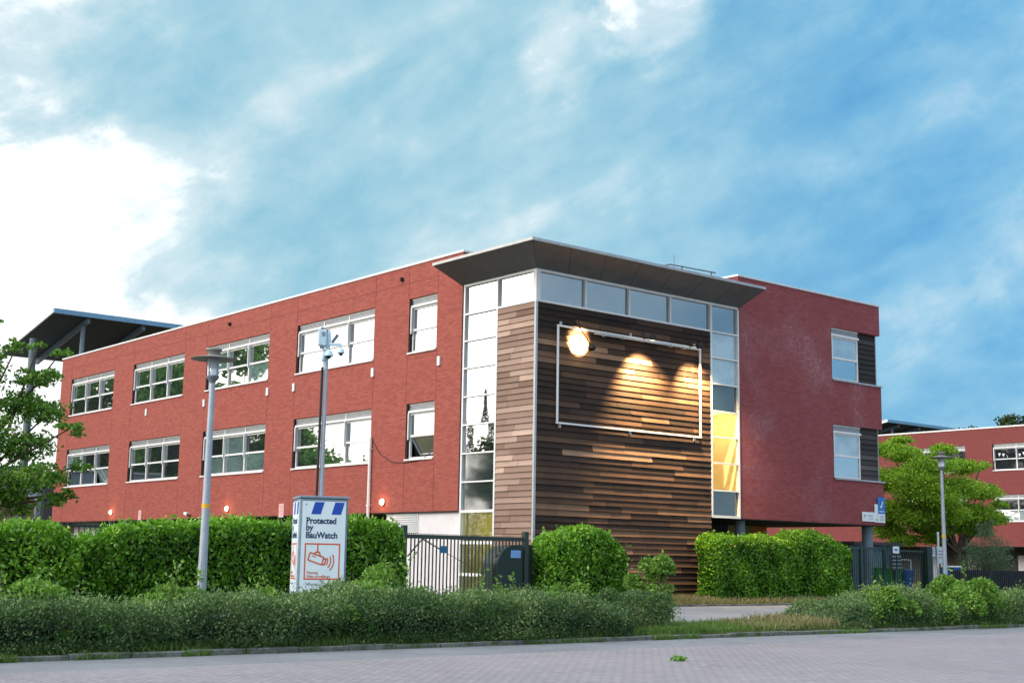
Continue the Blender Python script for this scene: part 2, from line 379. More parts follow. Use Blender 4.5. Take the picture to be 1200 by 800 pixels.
def kerb_mat():
    m, t, out = newmat('kerb_concrete'); p = t.n('ShaderNodeNewGeometry').outputs['Position']
    n = t.noise(p, 1.1, 6, .65); n2 = t.noise(p, 14, 5, .7); n3 = t.noise(p, 2.6, 5, .7)
    c = t.mix(t.smooth(n, .35, .65), rgb((.12, .13, .13)), rgb((.20, .205, .20)))
    c = t.mix(t.smooth(n2, .4, .7, 0, .5), c, rgb((.09, .09, .085))); c = t.mix(t.smooth(n3, .47, .62, 0, .85), c, rgb((.05, .075, .03)))
    principled(t, out, c, .9, 0, .2, bump(t, n2, .6, .02)); return m
M['kerb'] = kerb_mat()

# ------------------------------------------------------------------ ground, road, kerb
G = .45
PROF = [(-700, -.03), (-9.02, -.03), (-8.9, .09), (-7.2, .15), (-2.2, .36), (-1.4, .45), (900, .45)]
def gz(y):
    for (a, za), (b, zb) in zip(PROF, PROF[1:]):
        if a <= y <= b: return za + (zb - za) * (y - a) / (b - a)
    return .45
mb = MB(); xs = [-700, -120, -60, -30, 0, 30, 60, 120, 900]
ys = PROF
for i in range(len(xs) - 1):
    for j in range(len(ys) - 1):
        mb.face([(xs[i], ys[j][0], ys[j][1]), (xs[i + 1], ys[j][0], ys[j][1]), (xs[i + 1], ys[j + 1][0], ys[j + 1][1]), (xs[i], ys[j + 1][0], ys[j + 1][1])])
tag(mb.build('ground', M['ground']), 'soil and thin turf around the school', kind='structure')
mb = MB(); mb.face([(-200, -44, 0), (300, -44, 0), (300, -11.0, 0), (-200, -11.0, 0)])
tag(mb.build('road', M['paving']), 'pinkish grey brick paved street', kind='structure')
mb = MB(); mb.face([(-200, -11.0, -.004), (300, -11.0, -.004), (300, -9.14, -.004), (-200, -9.14, -.004)])
tag(mb.build('road_gutter', M['asphalt']), 'dark asphalt strip between paving and kerb', kind='structure')
mb = MB()
x = -60.0
while x < 90:
    mb.box(x, x + .985, -9.14 + random.uniform(-.008, .008), -8.98, -.02, .078 + random.uniform(-.015, .015)); x += 1.0
tag(mb.build('kerb', M['kerb'], bevel=.015), 'worn concrete kerb along the street', kind='structure')
mb = MB()
for (y0, y1, dz) in ((-7.15, -2.35, .012),):
    mb.face([(-60, y0, gz(y0) + dz), (90, y0, gz(y0) + dz), (90, y1, gz(y1) + dz), (-60, y1, gz(y1) + dz)])
tag(mb.build('path', M['path']), 'grey asphalt path behind the front shrubs', kind='structure')
mb = MB(); x = -60.0
while x < 90:
    mb.box(x, x + .985, -2.35, -2.23, .25, gz(-2.3) + .07 + random.uniform(-.01, .01)); x += 1.0
tag(mb.build('path_kerb', M['kerb'], bevel=.01), 'low kerb at the back of the path', kind='structure')

# ------------------------------------------------------------------ school building
ZT, ZB = 11.2, 3.075
SB = thing('school_building', 'three storey red brick school with timber clad corner and flared grey canopy', 'building', (4, 4, G))
ORG = (4, 4, G)
def wall_plane(mb, axis, c, u0, u1, z0, z1, holes, depth=.22):
    us = sorted({u0, u1, *[h[0] for h in holes], *[h[1] for h in holes]}); zs = sorted({z0, z1, *[h[2] for h in holes], *[h[3] for h in holes]})
    P = (lambda u, z, d=0: (c + d, u, z)) if axis == 'x' else (lambda u, z, d=0: (u, c + d, z))
    for i in range(len(us) - 1):
        for j in range(len(zs) - 1):
            um = (us[i] + us[i + 1]) / 2; zm = (zs[j] + zs[j + 1]) / 2
            if any(h[0] < um < h[1] and h[2] < zm < h[3] for h in holes): continue
            mb.face([P(us[i], zs[j]), P(us[i + 1], zs[j]), P(us[i + 1], zs[j + 1]), P(us[i], zs[j + 1])])
    for h in holes:
        a, b, zc, zd = h
        mb.face([P(a, zc), P(b, zc), P(b, zc, depth), P(a, zc, depth)]); mb.face([P(a, zd), P(b, zd), P(b, zd, depth), P(a, zd, depth)])
        mb.face([P(a, zc), P(a, zd), P(a, zd, depth), P(a, zc, depth)])
        if b < u1: mb.face([P(b, zc), P(b, zd), P(b, zd, depth), P(b, zc, depth)])
LW = [(30.27, 35.45), (23.0, 28.13), (15.76, 20.92), (8.53, 13.69), (4.92, 6.48)]
ROWS = [(8.275, 10.085), (4.775, 6.585)]
holes = [(a, b, z0, z1) for a, b in LW for z0, z1 in ROWS]
mb = MB(); wall_plane(mb, 'x', 0, 3.58, 36.8, ZB, ZT, holes)
mb.face([(0, 3.58, ZB), (12, 3.58, ZB), (12, 3.58, ZT), (0, 3.58, ZT)]); mb.face([(0, 36.8, ZB), (12, 36.8, ZB), (12, 36.8, ZT), (0, 36.8, ZT)])
mb.face([(12, 3.58, ZB), (12, 36.8, ZB), (12, 36.8, ZT), (12, 3.58, ZT)])
mb.build('brick_wall', M['brick'], SB, ORG)
RH = [(13.99, 16.94, 8.215, 10.10), (13.99, 16.94, 4.68, 6.585)]
mb = MB(); wall_plane(mb, 'y', 0, 8.96, 16.94, ZB, ZT, RH)
mb.face([(8.96, 0, ZB), (8.96, 9, ZB), (8.96, 9, ZT), (8.96, 0, ZT)])
for (a, b) in ((ZB, 4.68), (6.585, 8.215), (10.10, ZT)): mb.face([(16.94, 0, a), (16.94, 9, a), (16.94, 9, b), (16.94, 0, b)])
mb.face([(8.96, 9, ZB), (16.94, 9, ZB), (16.94, 9, ZT), (8.96, 9, ZT)])
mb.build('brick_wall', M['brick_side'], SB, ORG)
# soffits, roofs, copings
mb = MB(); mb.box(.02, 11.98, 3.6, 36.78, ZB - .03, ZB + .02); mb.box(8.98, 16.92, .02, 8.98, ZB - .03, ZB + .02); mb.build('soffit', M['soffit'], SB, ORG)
mb = MB(); mb.box(.05, 11.95, 3.63, 36.75, ZT - .3, ZT - .2); mb.box(9.0, 16.9, .05, 8.95, ZT - .3, ZT - .2); mb.box(.3, 12, .3, 3.5, 10.3, 10.55); mb.build('roof', M['roof'], SB, ORG)
mb = MB()
mb.box(-.03, .27, 3.55, 36.83, ZT, ZT + .075); mb.box(.27, 12.03, 3.55, 3.85, ZT, ZT + .075); mb.box(.27, 12.03, 36.53, 36.83, ZT, ZT + .075)
mb.box(8.93, 9.23, -.03, 9.03, ZT, ZT + .075); mb.box(9.23, 16.97, -.03, .27, ZT, ZT + .075); mb.box(16.67, 16.97, .27, 9.03, ZT, ZT + .075)
mb.build('coping', M['coping'], SB, ORG, bevel=.008)
# expansion joints
mb = MB()
for a, b in LW:
    for u in (a - .04, b + .04):
        for (z0, z1) in ((ZB + .02, 4.70), (6.60, 8.20), (10.1, ZT - .05)): mb.box(-.003, .01, u - .012, u + .012, z0, z1)
mb.box(-.003, .01, 3.6, 36.78, 10.62, 10.635)
mb.build('expansion_joint', paint('joint_dark', (.19, .045, .038), .9), SB, ORG)
# corner canopy
mb = MB(); OUT = 1.2; zi, zo = 10.085, 10.57
xl, yl_, xr = 0.0, 3.57, 8.95
inner = [(0, yl_, zi), (0, 0, zi), (xr, 0, zi)]; outer = [(-OUT, yl_, zo), (-OUT, -OUT, zo), (xr, -OUT, zo)]
def seams(p, q, P, Q, n):
    p, q, P, Q = map(Vector, (p, q, P, Q)); g = .0018
    for i in range(n):
        a0 = p.lerp(q, i / n + g * .5); a1 = p.lerp(q, (i + 1) / n - g * .5); b0 = P.lerp(Q, i / n + g * .5); b1 = P.lerp(Q, (i + 1) / n - g * .5)
        mb.rv = random.random(); mb.face([a0, a1, b1, b0])
seams(inner[0], inner[1], outer[0], outer[1], 3); seams(inner[1], inner[2], outer[1], outer[2], 7)
mb.mi = 1
dn = Vector((0, 0, .012))
mb.face([Vector(inner[0]) + dn, Vector(inner[1]) + dn, Vector(outer[1]) + dn, Vector(outer[0]) + dn]); mb.face([Vector(inner[1]) + dn, Vector(inner[2]) + dn, Vector(outer[2]) + dn, Vector(outer[1]) + dn])
mb.mi = 0
mb.face([inner[0], outer[0], (-OUT, yl_, zo + .06), (0, yl_, zo + .06)]); mb.face([inner[2], outer[2], (xr, -OUT, zo + .06), (xr, 0, zo + .06)])
mb.face([(-OUT, yl_, zo + .065), (-OUT, -OUT, zo + .065), (xr, -OUT, zo + .065), (xr, 3.57, zo + .065)])
cn = mb.build('corner_canopy', [M['canopy'], M['dark']], SB, ORG)
mb = MB(); mb.box(-OUT - .02, -OUT + .02, -OUT - .02, yl_, zo - .01, zo + .075); mb.box(-OUT + .02, xr, -OUT - .02, -OUT + .02, zo - .01, zo + .075)
mb.build('canopy_edge', M['canopy_edge'], cn, ORG)
# roof guardrail
mb = MB()
mb.tube([(7.3, 3.2, 11.62), (7.74, 2, 11.75), (10.06, 2, 11.80)], .028, 8)
for x in (8.35, 9.85): mb.tube([(x, 2, 10.6), (x, 2, 11.80)], .028, 8)
mb.tube([(7.95, 2, 10.6), (7.95, 2, 12.1)], .012, 6); mb.build('guardrail', M['column'], SB, ORG)

# curtain wall at the corner
ZL = [10.06, 9.15, 8.30, 7.44, 6.55, 5.68, 4.80, 3.93, 3.04]
ZR = [10.06, 9.15, 8.29, 7.42, 6.52, 5.68, 4.83, 3.94, 3.10]
def hbar(mb, ax, u0, u1, z, h=.055, d0=-.035, d1=.09):
    if ax == 'x': mb.box(d0, d1, u0, u1, z - h / 2, z + h / 2)
    else: mb.box(u0, u1, d0, d1, z - h / 2, z + h / 2)
def vbar(mb, ax, u, z0, z1, w=.055, d0=-.035, d1=.09):
    if ax == 'x': mb.box(d0, d1, u - w / 2, u + w / 2, z0, z1)
    else: mb.box(u - w / 2, u + w / 2, d0, d1, z0, z1)
def pane(mb, ax, u0, u1, z0, z1, c=.03, tilt=.004):
    a, b = random.uniform(-tilt, tilt), random.uniform(-tilt, tilt)
    um, zm = (u0 + u1) / 2, (z0 + z1) / 2
    P = [(u, z, c + (u - um) * a + (z - zm) * b) for u, z in ((u0, z0), (u1, z0), (u1, z1), (u0, z1))]
    mb.face([(d, u, z) if ax == 'x' else (u, d, z) for u, z, d in P])
# left face
mb = MB()
vbar(mb, 'x', 3.42, G, 10.1, .07, -.04); vbar(mb, 'x', 1.785, G, 9.118, .07, -.04); vbar(mb, 'x', 1.785, 9.182, 10.03, .06, -.038)
hbar(mb, 'x', .0, 3.385, 10.065, .07, -.037); hbar(mb, 'x', .06, 3.385, 9.15, .06)
for z in ZL[2:]: hbar(mb, 'x', 1.82, 3.385, z, .045 if z > 3.2 else .08)
for z in (2.10, 1.15): hbar(mb, 'x', 1.82, 3.385, z, .09)
mb.box(-.041, .12, -.041, .12, 9.118, 10.1)
cf = mb.build('curtain_wall', M['white'], SB, ORG)
mb = MB(); ms = [M['glass_mirror'], M['glass_mirror'], M['glass_mirror'], M['glass_mirror'], M['glass_mirror'], M['glass_mirror'], M['glass_foggy'], M['glass_foggy'], M['glass_clear']]
matl = [M['glass_mirror'], M['glass_foggy'], M['glass_clear']]
for i in range(8):
    mb.mi = 0 if i < 6 else 1; pane(mb, 'x', 1.80, 3.40, ZL[i + 1], ZL[i], .04)
pane_top = mb.mi = 0; pane(mb, 'x', .08, 1.77, 9.15, 10.05, .04)
mb.mi = 2; pane(mb, 'x', 1.80, 3.40, G, 3.04, .04, 0)
mb.build('pane', matl, cf, ORG)
# right face
mb = MB()
hbar(mb, 'y', .12, 8.9, 10.065, .07, -.037); hbar(mb, 'y', .12, 7.52, 9.15, .06)
for u in (1.95, 3.80, 5.64): vbar(mb, 'y', u, 9.18, 10.03)
vbar(mb, 'y', 7.56, 3.06, 10.03, .075, -.04); vbar(mb, 'y', 8.90, 3.06, 10.03, .06, -.04)
for z in ZR[1:]: hbar(mb, 'y', 7.598, 8.87, z, .05 if z > 3.2 else .08)
cr_ = mb.build('curtain_wall', M['white'], SB, ORG)
mb = MB()
for a, b in ((.14, 1.94), (1.96, 3.79), (3.81, 5.63), (5.65, 7.53)): mb.mi = 0; pane(mb, 'y', a, b, 9.16, 10.05, .05)
for i, k in enumerate((0, 1, 1, 2, 3, 3, 3, 2)): mb.mi = k; pane(mb, 'y', 7.58, 8.89, ZR[i + 1], ZR[i], .05, .003)
mb.build('pane', [M['glass_top'], M['glass_pale'], M['glass_spandrel'], M['glass_clear']], cr_, ORG)
# lit stair behind the right strip, entrance behind the left strip
mb = MB(); X0, X1, Y0, Y1, Z0, Z1 = 7.58, 8.92, .10, 2.3, 3.95, 6.50
mb.face([(X0, Y1, Z0), (X1, Y1, Z0), (X1, Y1, Z1), (X0, Y1, Z1)]); mb.face([(X0, Y0, Z0), (X0, Y1, Z0), (X0, Y1, Z1), (X0, Y0, Z1)]); mb.face([(X1, Y0, Z0), (X1, Y1, Z0), (X1, Y1, Z1), (X1, Y0, Z1)])
mb.face([(X0, Y0, Z0), (X1, Y0, Z0), (X1, Y1, Z0), (X0, Y1, Z0)]); mb.face([(X0, Y0, Z1), (X1, Y0, Z1), (X1, Y1, Z1), (X0, Y1, Z1)])
rm = mb.build('stair_room', M['yellow_wall'], SB, ORG)
mb = MB(); mb.box(8.25, 8.28, 1.4, 1.43, 4.0, 5.0); mb.tube([(7.6, 1.3, 5.0), (8.3, 1.42, 5.0)], .02, 6); mb.build('handrail', M['canopy_edge'], rm, ORG)
mb = MB(); mb.box(7.9, 8.6, 1.2, 1.5, 6.44, 6.49); mb.build('ceiling_lamp', M['ceil_lamp'], rm, ORG)
def point(name, loc, e, col, r=.1):
    l = bpy.data.lights.new(name, 'POINT'); l.energy = e; l.color = col; l.shadow_soft_size = r
    o = bpy.data.objects.new(name, l); COL.objects.link(o); o.location = loc; return o
point('stair_light', (8.2, .55, 6.3), 30, (1, .74, .36), .4)
mb = MB(); X0, X1, Y0, Y1, Z0, Z1 = .10, 2.6, 1.78, 3.45, G + .01, 3.0
mb.face([(X1, Y0, Z0), (X1, Y1, Z0), (X1, Y1, Z1), (X1, Y0, Z1)]); mb.face([(X0, Y0, Z0), (X1, Y0, Z0), (X1, Y0, Z1), (X0, Y0, Z1)]); mb.face([(X0, Y1, Z0), (X1, Y1, Z0), (X1, Y1, Z1), (X0, Y1, Z1)])
mb.face([(X0, Y0, Z0), (X1, Y0, Z0), (X1, Y1, Z0), (X0, Y1, Z0)]); mb.face([(X0, Y0, Z1), (X1, Y0, Z1), (X1, Y1, Z1), (X0, Y1, Z1)])
mb.build('entrance_room', M['olive_wall'], SB, ORG)
point('entrance_light', (1.3, 2.6, 2.6), 15, (1, .9, .6), .15)
# timber cladding
def boards(mb, ax, u0, u1, z0, z1, c, pitch=.178, lo=.8, hi=4.2, sgn=1, tone=None):
    n = int(round((z1 - z0) / pitch)); pitch = (z1 - z0) / n
    for i in range(n):
        za = z0 + i * pitch; zb = za + pitch * 1.08; u = u0
        while u < u1 - .01:
            L = random.uniform(lo, hi)
            v = min(u1, u + L)
            if u1 - v < .3: v = u1
            mb.rv = min(1, max(0, random.betavariate(2, 4.2) if random.random() < .88 else random.uniform(.55, .95)))
            if tone: mb.rv = tone(mb.rv, (u + v) / 2, za)
            db, dt = -.046 + random.uniform(-.006, .006), -.006; th = .03
            g = .003
            Q = lambda u_, d, z: (c + d, u_, z) if ax == 'x' else (u_, c + d, z)
            a, b = u + g, v - g
            mb.face([Q(a, db, za), Q(b, db, za), Q(b, dt, zb), Q(a, dt, zb)])
            mb.face([Q(a, db, za), Q(b, db, za), Q(b, db + th, za), Q(a, db + th, za)])
            mb.face([Q(a, db, za), Q(a, dt, zb), Q(a, dt + th, zb), Q(a, db + th, za)]); mb.face([Q(b, db, za), Q(b, dt, zb), Q(b, dt + th, zb), Q(b, db + th, za)])
            u = v
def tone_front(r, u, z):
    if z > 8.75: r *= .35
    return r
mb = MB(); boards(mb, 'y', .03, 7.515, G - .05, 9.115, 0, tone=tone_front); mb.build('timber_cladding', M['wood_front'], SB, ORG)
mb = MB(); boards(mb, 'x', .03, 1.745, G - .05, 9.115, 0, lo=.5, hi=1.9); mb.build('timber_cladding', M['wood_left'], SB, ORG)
mb = MB(); mb.box(-.05, .025, -.05, .025, G - .1, 9.117); mb.build('corner_trim', M['grey_frame'], SB, ORG)
mb = MB(); mb.box(.02, 7.5, .02, .06, G - .1, 9.1); mb.box(.02, .06, .06, 1.74, G - .1, 9.1); mb.box(7.5, 7.53, .02, 3.5, G - .1, 3.08); mb.build('cladding_backing', M['dark'], SB, ORG)
# near-black strips painting the shadow line between glazing and brick
mb = MB(); mb.box(.0, .1, 3.46, 3.575, ZB, 10.08); mb.build('shadow_strip', M['dark'], SB, ORG)
mb = MB(); mb.box(8.935, 8.955, .0, .1, ZB, 10.08); mb.build('shadow_strip', M['dark'], SB, ORG)
# ground floor
mb = MB(); mb.box(.12, .4, 3.47, 7.6, G - .1, ZB - .035); gw = mb.build('rendered_wall', M['render_white'], SB, ORG)
mb = MB(); mb.box(.085, .118, 5.80, 7.10, 2.42, 3.02); mb.mi = 1
z = 2.48
while z < 2.98:
    mb.faces([(.06, 5.85, z), (.06, 7.05, z), (.085, 7.05, z + .05), (.085, 5.85, z + .05)], [(0, 1, 2, 3)]); z += .07
mb.build('louvre', [M['white'], M['grey_frame']], gw, ORG)
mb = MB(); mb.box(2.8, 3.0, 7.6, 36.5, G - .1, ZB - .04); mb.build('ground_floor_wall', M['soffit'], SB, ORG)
mb = MB(); mb.box(.9, 1.1, 33.0, 36.6, G - .1, ZB - .04); mb.build('rendered_wall', M['render_white'], SB, ORG)
mb = MB(); mb.box(.05, .9, 36.3, 36.7, G - .1, ZB - .04); mb.build('brick_pier', M['brick'], SB, ORG)
for (x, y, r) in ((.8, 15.6, .16), (.8, 23.3, .16), (.8, 30.5, .16), (.7, 7.95, .13), (16.62, .55, .2), (9.62, .6, .175), (16.4, 8.4, .2), (9.62, 8.4, .2)):
    mb = MB(); mb.tube([(x, y, G - .1), (x, y, ZB - .032)], r, 20); mb.build('column', M['column'], SB, ORG)
mb = MB(); xa, xb, xc, xd = 9.3, at(853, 620, 'y', 4.5).x, at(880, 620, 'y', 4.5).x, at(898, 620, 'y', 4.5).x
mb.box(xa, xb, 4.5, 4.7, G - .1, ZB - .04); mb.mi = 1; mb.box(xb, xc, 4.5, 4.7, G - .1, ZB - .04); mb.mi = 2; mb.box(xc, xd, 4.48, 4.7, G - .1, ZB - .04)
mb.build('ground_floor_wall', [M['soffit'], M['olive_wall'], M['orange']], SB, ORG)
# downpipe and cable on the left wall
mb = MB(); mb.tube([(-.06, 8.44, G), (-.06, 8.44, 5.62)], .055, 10)
for z in (1.4, 3.3, 5.2): mb.box(-.12, .0, 8.37, 8.51, z, z + .04)
mb.build('downpipe', M['render_white'], SB, ORG)
mb = MB(); mb.tube([(-.02, 8.38, 5.5), (-.02, 7.9, 5.02), (-.02, 7.2, 4.72), (-.02, 6.4, 4.66), (-.02, 5.5, 4.72), (-.02, 5.0, 4.95)], .012, 5); mb.build('cable', M['black'], SB, ORG)
for (y, z) in ((4.72, 7.83), (8.5, 7.82), (13.73, 7.77), (15.69, 7.78), (20.92, 7.76), (26.46, 7.78)):
    mb = MB(); mb.box(-.06, 0, y - .07, y + .07, z - .15, z + .15); mb.build('wall_box', M['sign_white'], SB, ORG, bevel=.01)
for y in (19.0, 6.9):
    mb = MB(); mb.box(-.10, 0, y - .05, y + .05, 10.75, 10.87); mb.build('overflow_spout', M['dark'], SB, ORG)

# windows: local X along width, Y inwards, Z up
def window(parent, porg, loc, rz, w, h, cols, mats, opened=(), name='window', recess=.11, half=True):
    fr = MB(); R = recess; box_h = .30
    t = .065
    fr.box(0, .05, .0, R, 0, h - .02) if False else None
    fr.box(.06, .06 + t, R, R + .07, .0, h - box_h); fr.box(w - t, w, R, R + .07, 0, h - box_h)
    fr.box(.06 + t, w - t, R, R + .07, 0, t); fr.box(.06 + t, w - t, R, R + .07, h - box_h - t, h - box_h)
    zm = (h - box_h) * .5
    cw = (w - .06 - t) / cols; xs = [.06 + t / 2 + i * cw for i in range(cols + 1)]
    for i in range(1, cols): fr.box(xs[i] - .04, xs[i] + .04, R - .03, R + .07, t, h - box_h - t)
    for i in range(cols):
        fr.box(xs[i] + .04, xs[i + 1] - .04, R - .01, R + .06, zm - .035, zm + .035)
    for i in range(cols):        # blind guide rails
        fr.box(xs[i] - .02 if i else .065, xs[i] + .025 if i else .11, R - .09, R - .035, zm - .12, h - box_h)
    f = fr.build(name, M['white'], parent, (0, 0, 0), loc=Vector(loc) - Vector(porg)); f.rotation_euler = (0, 0, rz)
    p = MB()
    for i in range(cols):
        for j in range(2):
            z0, z1 = (t, zm) if j == 0 else (zm, h - box_h - t)
            p.mi = mats[(i * 2 + j) % len(mats)]
            a, b = random.uniform(-.006, .006), random.uniform(-.006, .006)
            x0, x1 = xs[i] + .02, xs[i + 1] - .02; xm = (x0 + x1) / 2; zz = (z0 + z1) / 2
            if (i, j) in opened:
                p.face([(x0, R + .25, z0), (x1, R + .25, z0), (x1, R + .03, z1), (x0, R + .03, z1)])
                continue
            p.face([(u, R + .035 + (u - xm) * a + (v - zz) * b, v) for u, v in ((x0, z0), (x1, z0), (x1, z1), (x0, z1))])
    p.build('pane', [M['glass_mirror'], M['glass_curtain'], M['glass_dark'], M['glass_pale'], M['glass_far']], f)
    s = MB(); s.box(.0, w, -.05, R - .001, -.055, -.003); s.build('sill', M['render_white'], f)
    bx = MB(); bx.mi = 0
    bx.box(.0, w, R - .07, R + .07, h - box_h, h - box_h + .07); bx.box(.06, w, R - .03, R + .07, h - .055, h - .005)
    bx.mi = 1; bx.box(.06, w - .02, R, R + .06, h - box_h + .07, h - .055)
    for k in range(4):
        bx.box(.06, w - .02, R - .022, R - .001, h - box_h + .085 + k * .042, h - box_h + .105 + k * .042)
    bx.mi = 0
    for i in range(1, cols): bx.box(xs[i] - .025, xs[i] + .025, R - .035, R - .022, h - box_h + .07, h - .055)
    bx.build('blind_box', [M['white'], M['blind']], f)
    lb = MB(); lb.box(.002, .058, .03, R + .1, .0, h); lb.box(.06, w, R + .36, R + .40, 0, h - box_h); lb.build('jamb_shade', M['dark'], f)  # near-black strip paints the jamb's shade; plain dark sheet behind the panes
    return f
MIX = [[2, 0], [0], [0, 1, 0, 0, 1, 0], [0], [0]]
MIXL = [[2, 1, 2], [2, 0, 2, 2, 2, 0], [1, 2, 1, 1], [0], [0]]
for k, (a, b) in enumerate(LW):
    for j, (z0, z1) in enumerate(ROWS):
        window(SB, ORG, (0, b, z0), -rad(90), b - a, z1 - z0, 1 if k == 4 else 3, (MIX if j == 0 else MIXL)[k], opened=((0, 0),) if (k == 4 and j == 1) else ((2, 0),) if (k == 0 and j == 1) else ())
for (a, b, z0, z1) in RH:
    window(SB, ORG, (a, 0, z0), 0, 1.72, z1 - z0, 1, [0, 3])
    mb = MB(); boards(mb, 'y', a + 1.74, 16.80, z0 + .01, z1 - .01, .16, pitch=.185, lo=3, hi=4); mb.build('corner_cladding', M['wood_dark'], SB, ORG)
    mb = MB(); mb.box(a, 16.99, -.05, .12, z0 - .06, z0 - .004) ; mb.box(16.80, 16.82, .1, 2.0, z0, z1)
    mb.build('sill', M['grey_frame'], SB, ORG)
    mb = MB(); mb.box(a + .1, 16.7, .5, .55, z0, z1); mb.box(16.70, 16.78, .2, 8.9, z0, z1); mb.build('cladding_backing', M['dark'], SB, ORG)

# ------------------------------------------------------------------ things on the main building
def wall_lamp(y, z, label):
    t = thing('wall_lamp', label, 'wall lamp', (0, y, z), 0, 'round bulkhead lamps on the left wall')
    m = MB(); n = 16
    m.tube([(-.001, 0, 0), (-.05, 0, 0)], [.12, .12], 18); m.build('backplate', M['white'], t)
    m = MB(); prof = [(.10, -.05), (.096, -.08), (.072, -.112), (.032, -.128), (.001, -.13)]
    vs = []; fs = []
    for r, d in prof:
        for k in range(n): vs.append((d, r * math.cos(2 * math.pi * k / n), r * math.sin(2 * math.pi * k / n)))
    for i in range(len(prof) - 1):
        for k in range(n): fs.append((i * n + k, i * n + (k + 1) % n, (i + 1) * n + (k + 1) % n, (i + 1) * n + k))
    m.faces(vs, fs, True); m.build('globe', M['globe'], t)
    l = point('wall_lamp_light', (0, y, z), 5, (1, .55, .22), .08); l.location = (-.24, y, z)
wall_lamp(29.55, 3.44, 'lit round wall lamp furthest left, low on the red brick wall')
wall_lamp(18.44, 3.40, 'lit round wall lamp on brick wall just right of the tall street lamp pole')
wall_lamp(7.65, 3.42, 'lit round wall lamp on brick wall nearest the white ground floor wall')
t = thing('security_camera', 'small white security camera under the brick overhang left of street lamp', 'camera', (0, 21.75, 3.26))
m = MB(); m.box(-.12, 0, -.03, .03, -.03, .03); m.build('bracket', M['white'], t)
m = MB(); m.obox((-.12, .18, .02), (-.16, -.16, -.03), .11, .11); m.build('housing', M['sign_white'], t, bevel=.015)
m = MB(); m.tube([(-.16, -.16, -.03), (-.162, -.18, -.033)], .04, 10); m.build('lens', M['black'], t)
for (y, z, w, h, lab) in ((26.5, 3.27, .30, .42, 'pale pink notice plate on the brick wall beneath the second window column'), (14.27, 3.26, .36, .5, 'pale pink notice plate on brick wall left of the camera tower cabinet')):
    t = thing('wall_notice', lab, 'notice', (0, y, z))
    m = MB(); m.box(-.02, 0, -w / 2, w / 2, -h / 2, h / 2); m.build('plate', M['pink_plate'], t, bevel=.004)
    m = MB()
    for k in range(4): m.box(-.024, -.0205, -w * .36, w * (.36 - .12 * (k % 2)), h * (.3 - .18 * k) - .012, h * (.3 - .18 * k) + .012)
    m.build('print', paint('faded_print', (.55, .25, .25), .7), t)
# signs on the right wing
t = thing('school_sign', 'small white landscape sign with grey print on brick corner, left of blue sign', 'sign', (15.92, -.02, 3.36))
m = MB(); m.box(-.38, .38, -.02, .0, -.17, .17); m.build('plate', M['sign_white'], t, bevel=.005)
m = MB(); m.box(-.05, .25, -.023, -.0203, .02, .06); m.box(.0, .28, -.023, -.0203, -.08, -.05); m.tube([(-.24, -.0203, .03), (-.24, -.024, .03)], .05, 12); m.build('print', M['pole'], t)
t = thing('narrow_sign', 'narrow white upright sign between the landscape sign and the blue tick sign', 'sign', (16.40, -.02, 3.53))
m = MB(); m.box(-.10, .10, -.02, .0, -.36, .30); m.build('plate', M['sign_white'], t, bevel=.005)
m = MB(); m.box(-.03, .05, -.023, -.0203, -.3, -.22); m.build('print', paint('green_print', (.35, .45, .08), .6), t)
t = thing('tick_sign', 'blue and white upright sign with a white tick at the brick corner', 'sign', (16.70, -.03, 3.66))
m = MB(); m.box(-.21, .21, -.02, .0, -.17, .43); m.build('blue_panel', M['sign_blue'], t)
m = MB(); m.obox((-.09, -.024, .12), (-.03, -.024, .02), .045, .006, (0, 1, 0)); m.obox((-.035, -.024, .015), (.08, -.024, .29), .045, .006, (0, 1, 0)); m.box(-.14, .14, -.026, -.021, -.1, -.07); m.build('tick', M['sign_white'], t)
m = MB(); m.box(-.21, .21, -.02, .0, -.49, -.173); m.build('white_panel', M['sign_white'], t)
m = MB()
for k in range(4): m.box(-.12, .17, -.024, -.021, -.25 - k * .055, -.23 - k * .055)
m.build('print', M['pole'], t)
# tube frame and flood lamps on the cladding
FRO = (3.83, -.06, 5.6)
t = thing('banner_frame', 'white tubular banner frame fixed to the dark timber wall', 'frame', FRO)
def fr_box(nm, p0, p1, w, h, mat):
    m = MB(); m.obox(Vector(p0) - Vector(FRO), Vector(p1) - Vector(FRO), w, h); return m.build(nm, mat, t, bevel=.008)
Yf = -.12
fr_box('upright', (.76, Yf, 5.62), (.76, Yf, 8.44), .055, .055, M['white']); fr_box('upright', (6.92, Yf, 5.62), (6.92, Yf, 8.44), .055, .055, M['white'])
fr_box('bottom_rail', (.725, Yf, 5.585), (6.955, Yf, 5.585), .055, .055, M['white']); fr_box('top_rail', (.725, Yf, 8.475), (6.955, Yf, 8.475), .055, .055, M['white'])
m = MB(); o_ = Vector(FRO)
m.tube([Vector((2.2, -.17, 8.40)) - o_, Vector((6.8, -.17, 8.42)) - o_], .03, 8)
for x in (2.6, 3.4, 5.5, 6.1): m.box(x - .03 - o_.x, x + .03 - o_.x, -.22 + .06, -.09 + .06, 8.36 - o_.z, 8.44 - o_.z)
m.build('conduit', M['grey_frame'], t)
for x in (.9, 3.8, 6.7):
    for z in (5.5, 8.56):
        m = MB(); m.box(x - .03 - o_.x, x + .03 - o_.x, -.10 - o_.y, -.03 - o_.y, z - .05 - o_.z, z + .05 - o_.z); m.build('bracket', M['grey_frame'], t)
FCOL = (1.0, .66, .30)
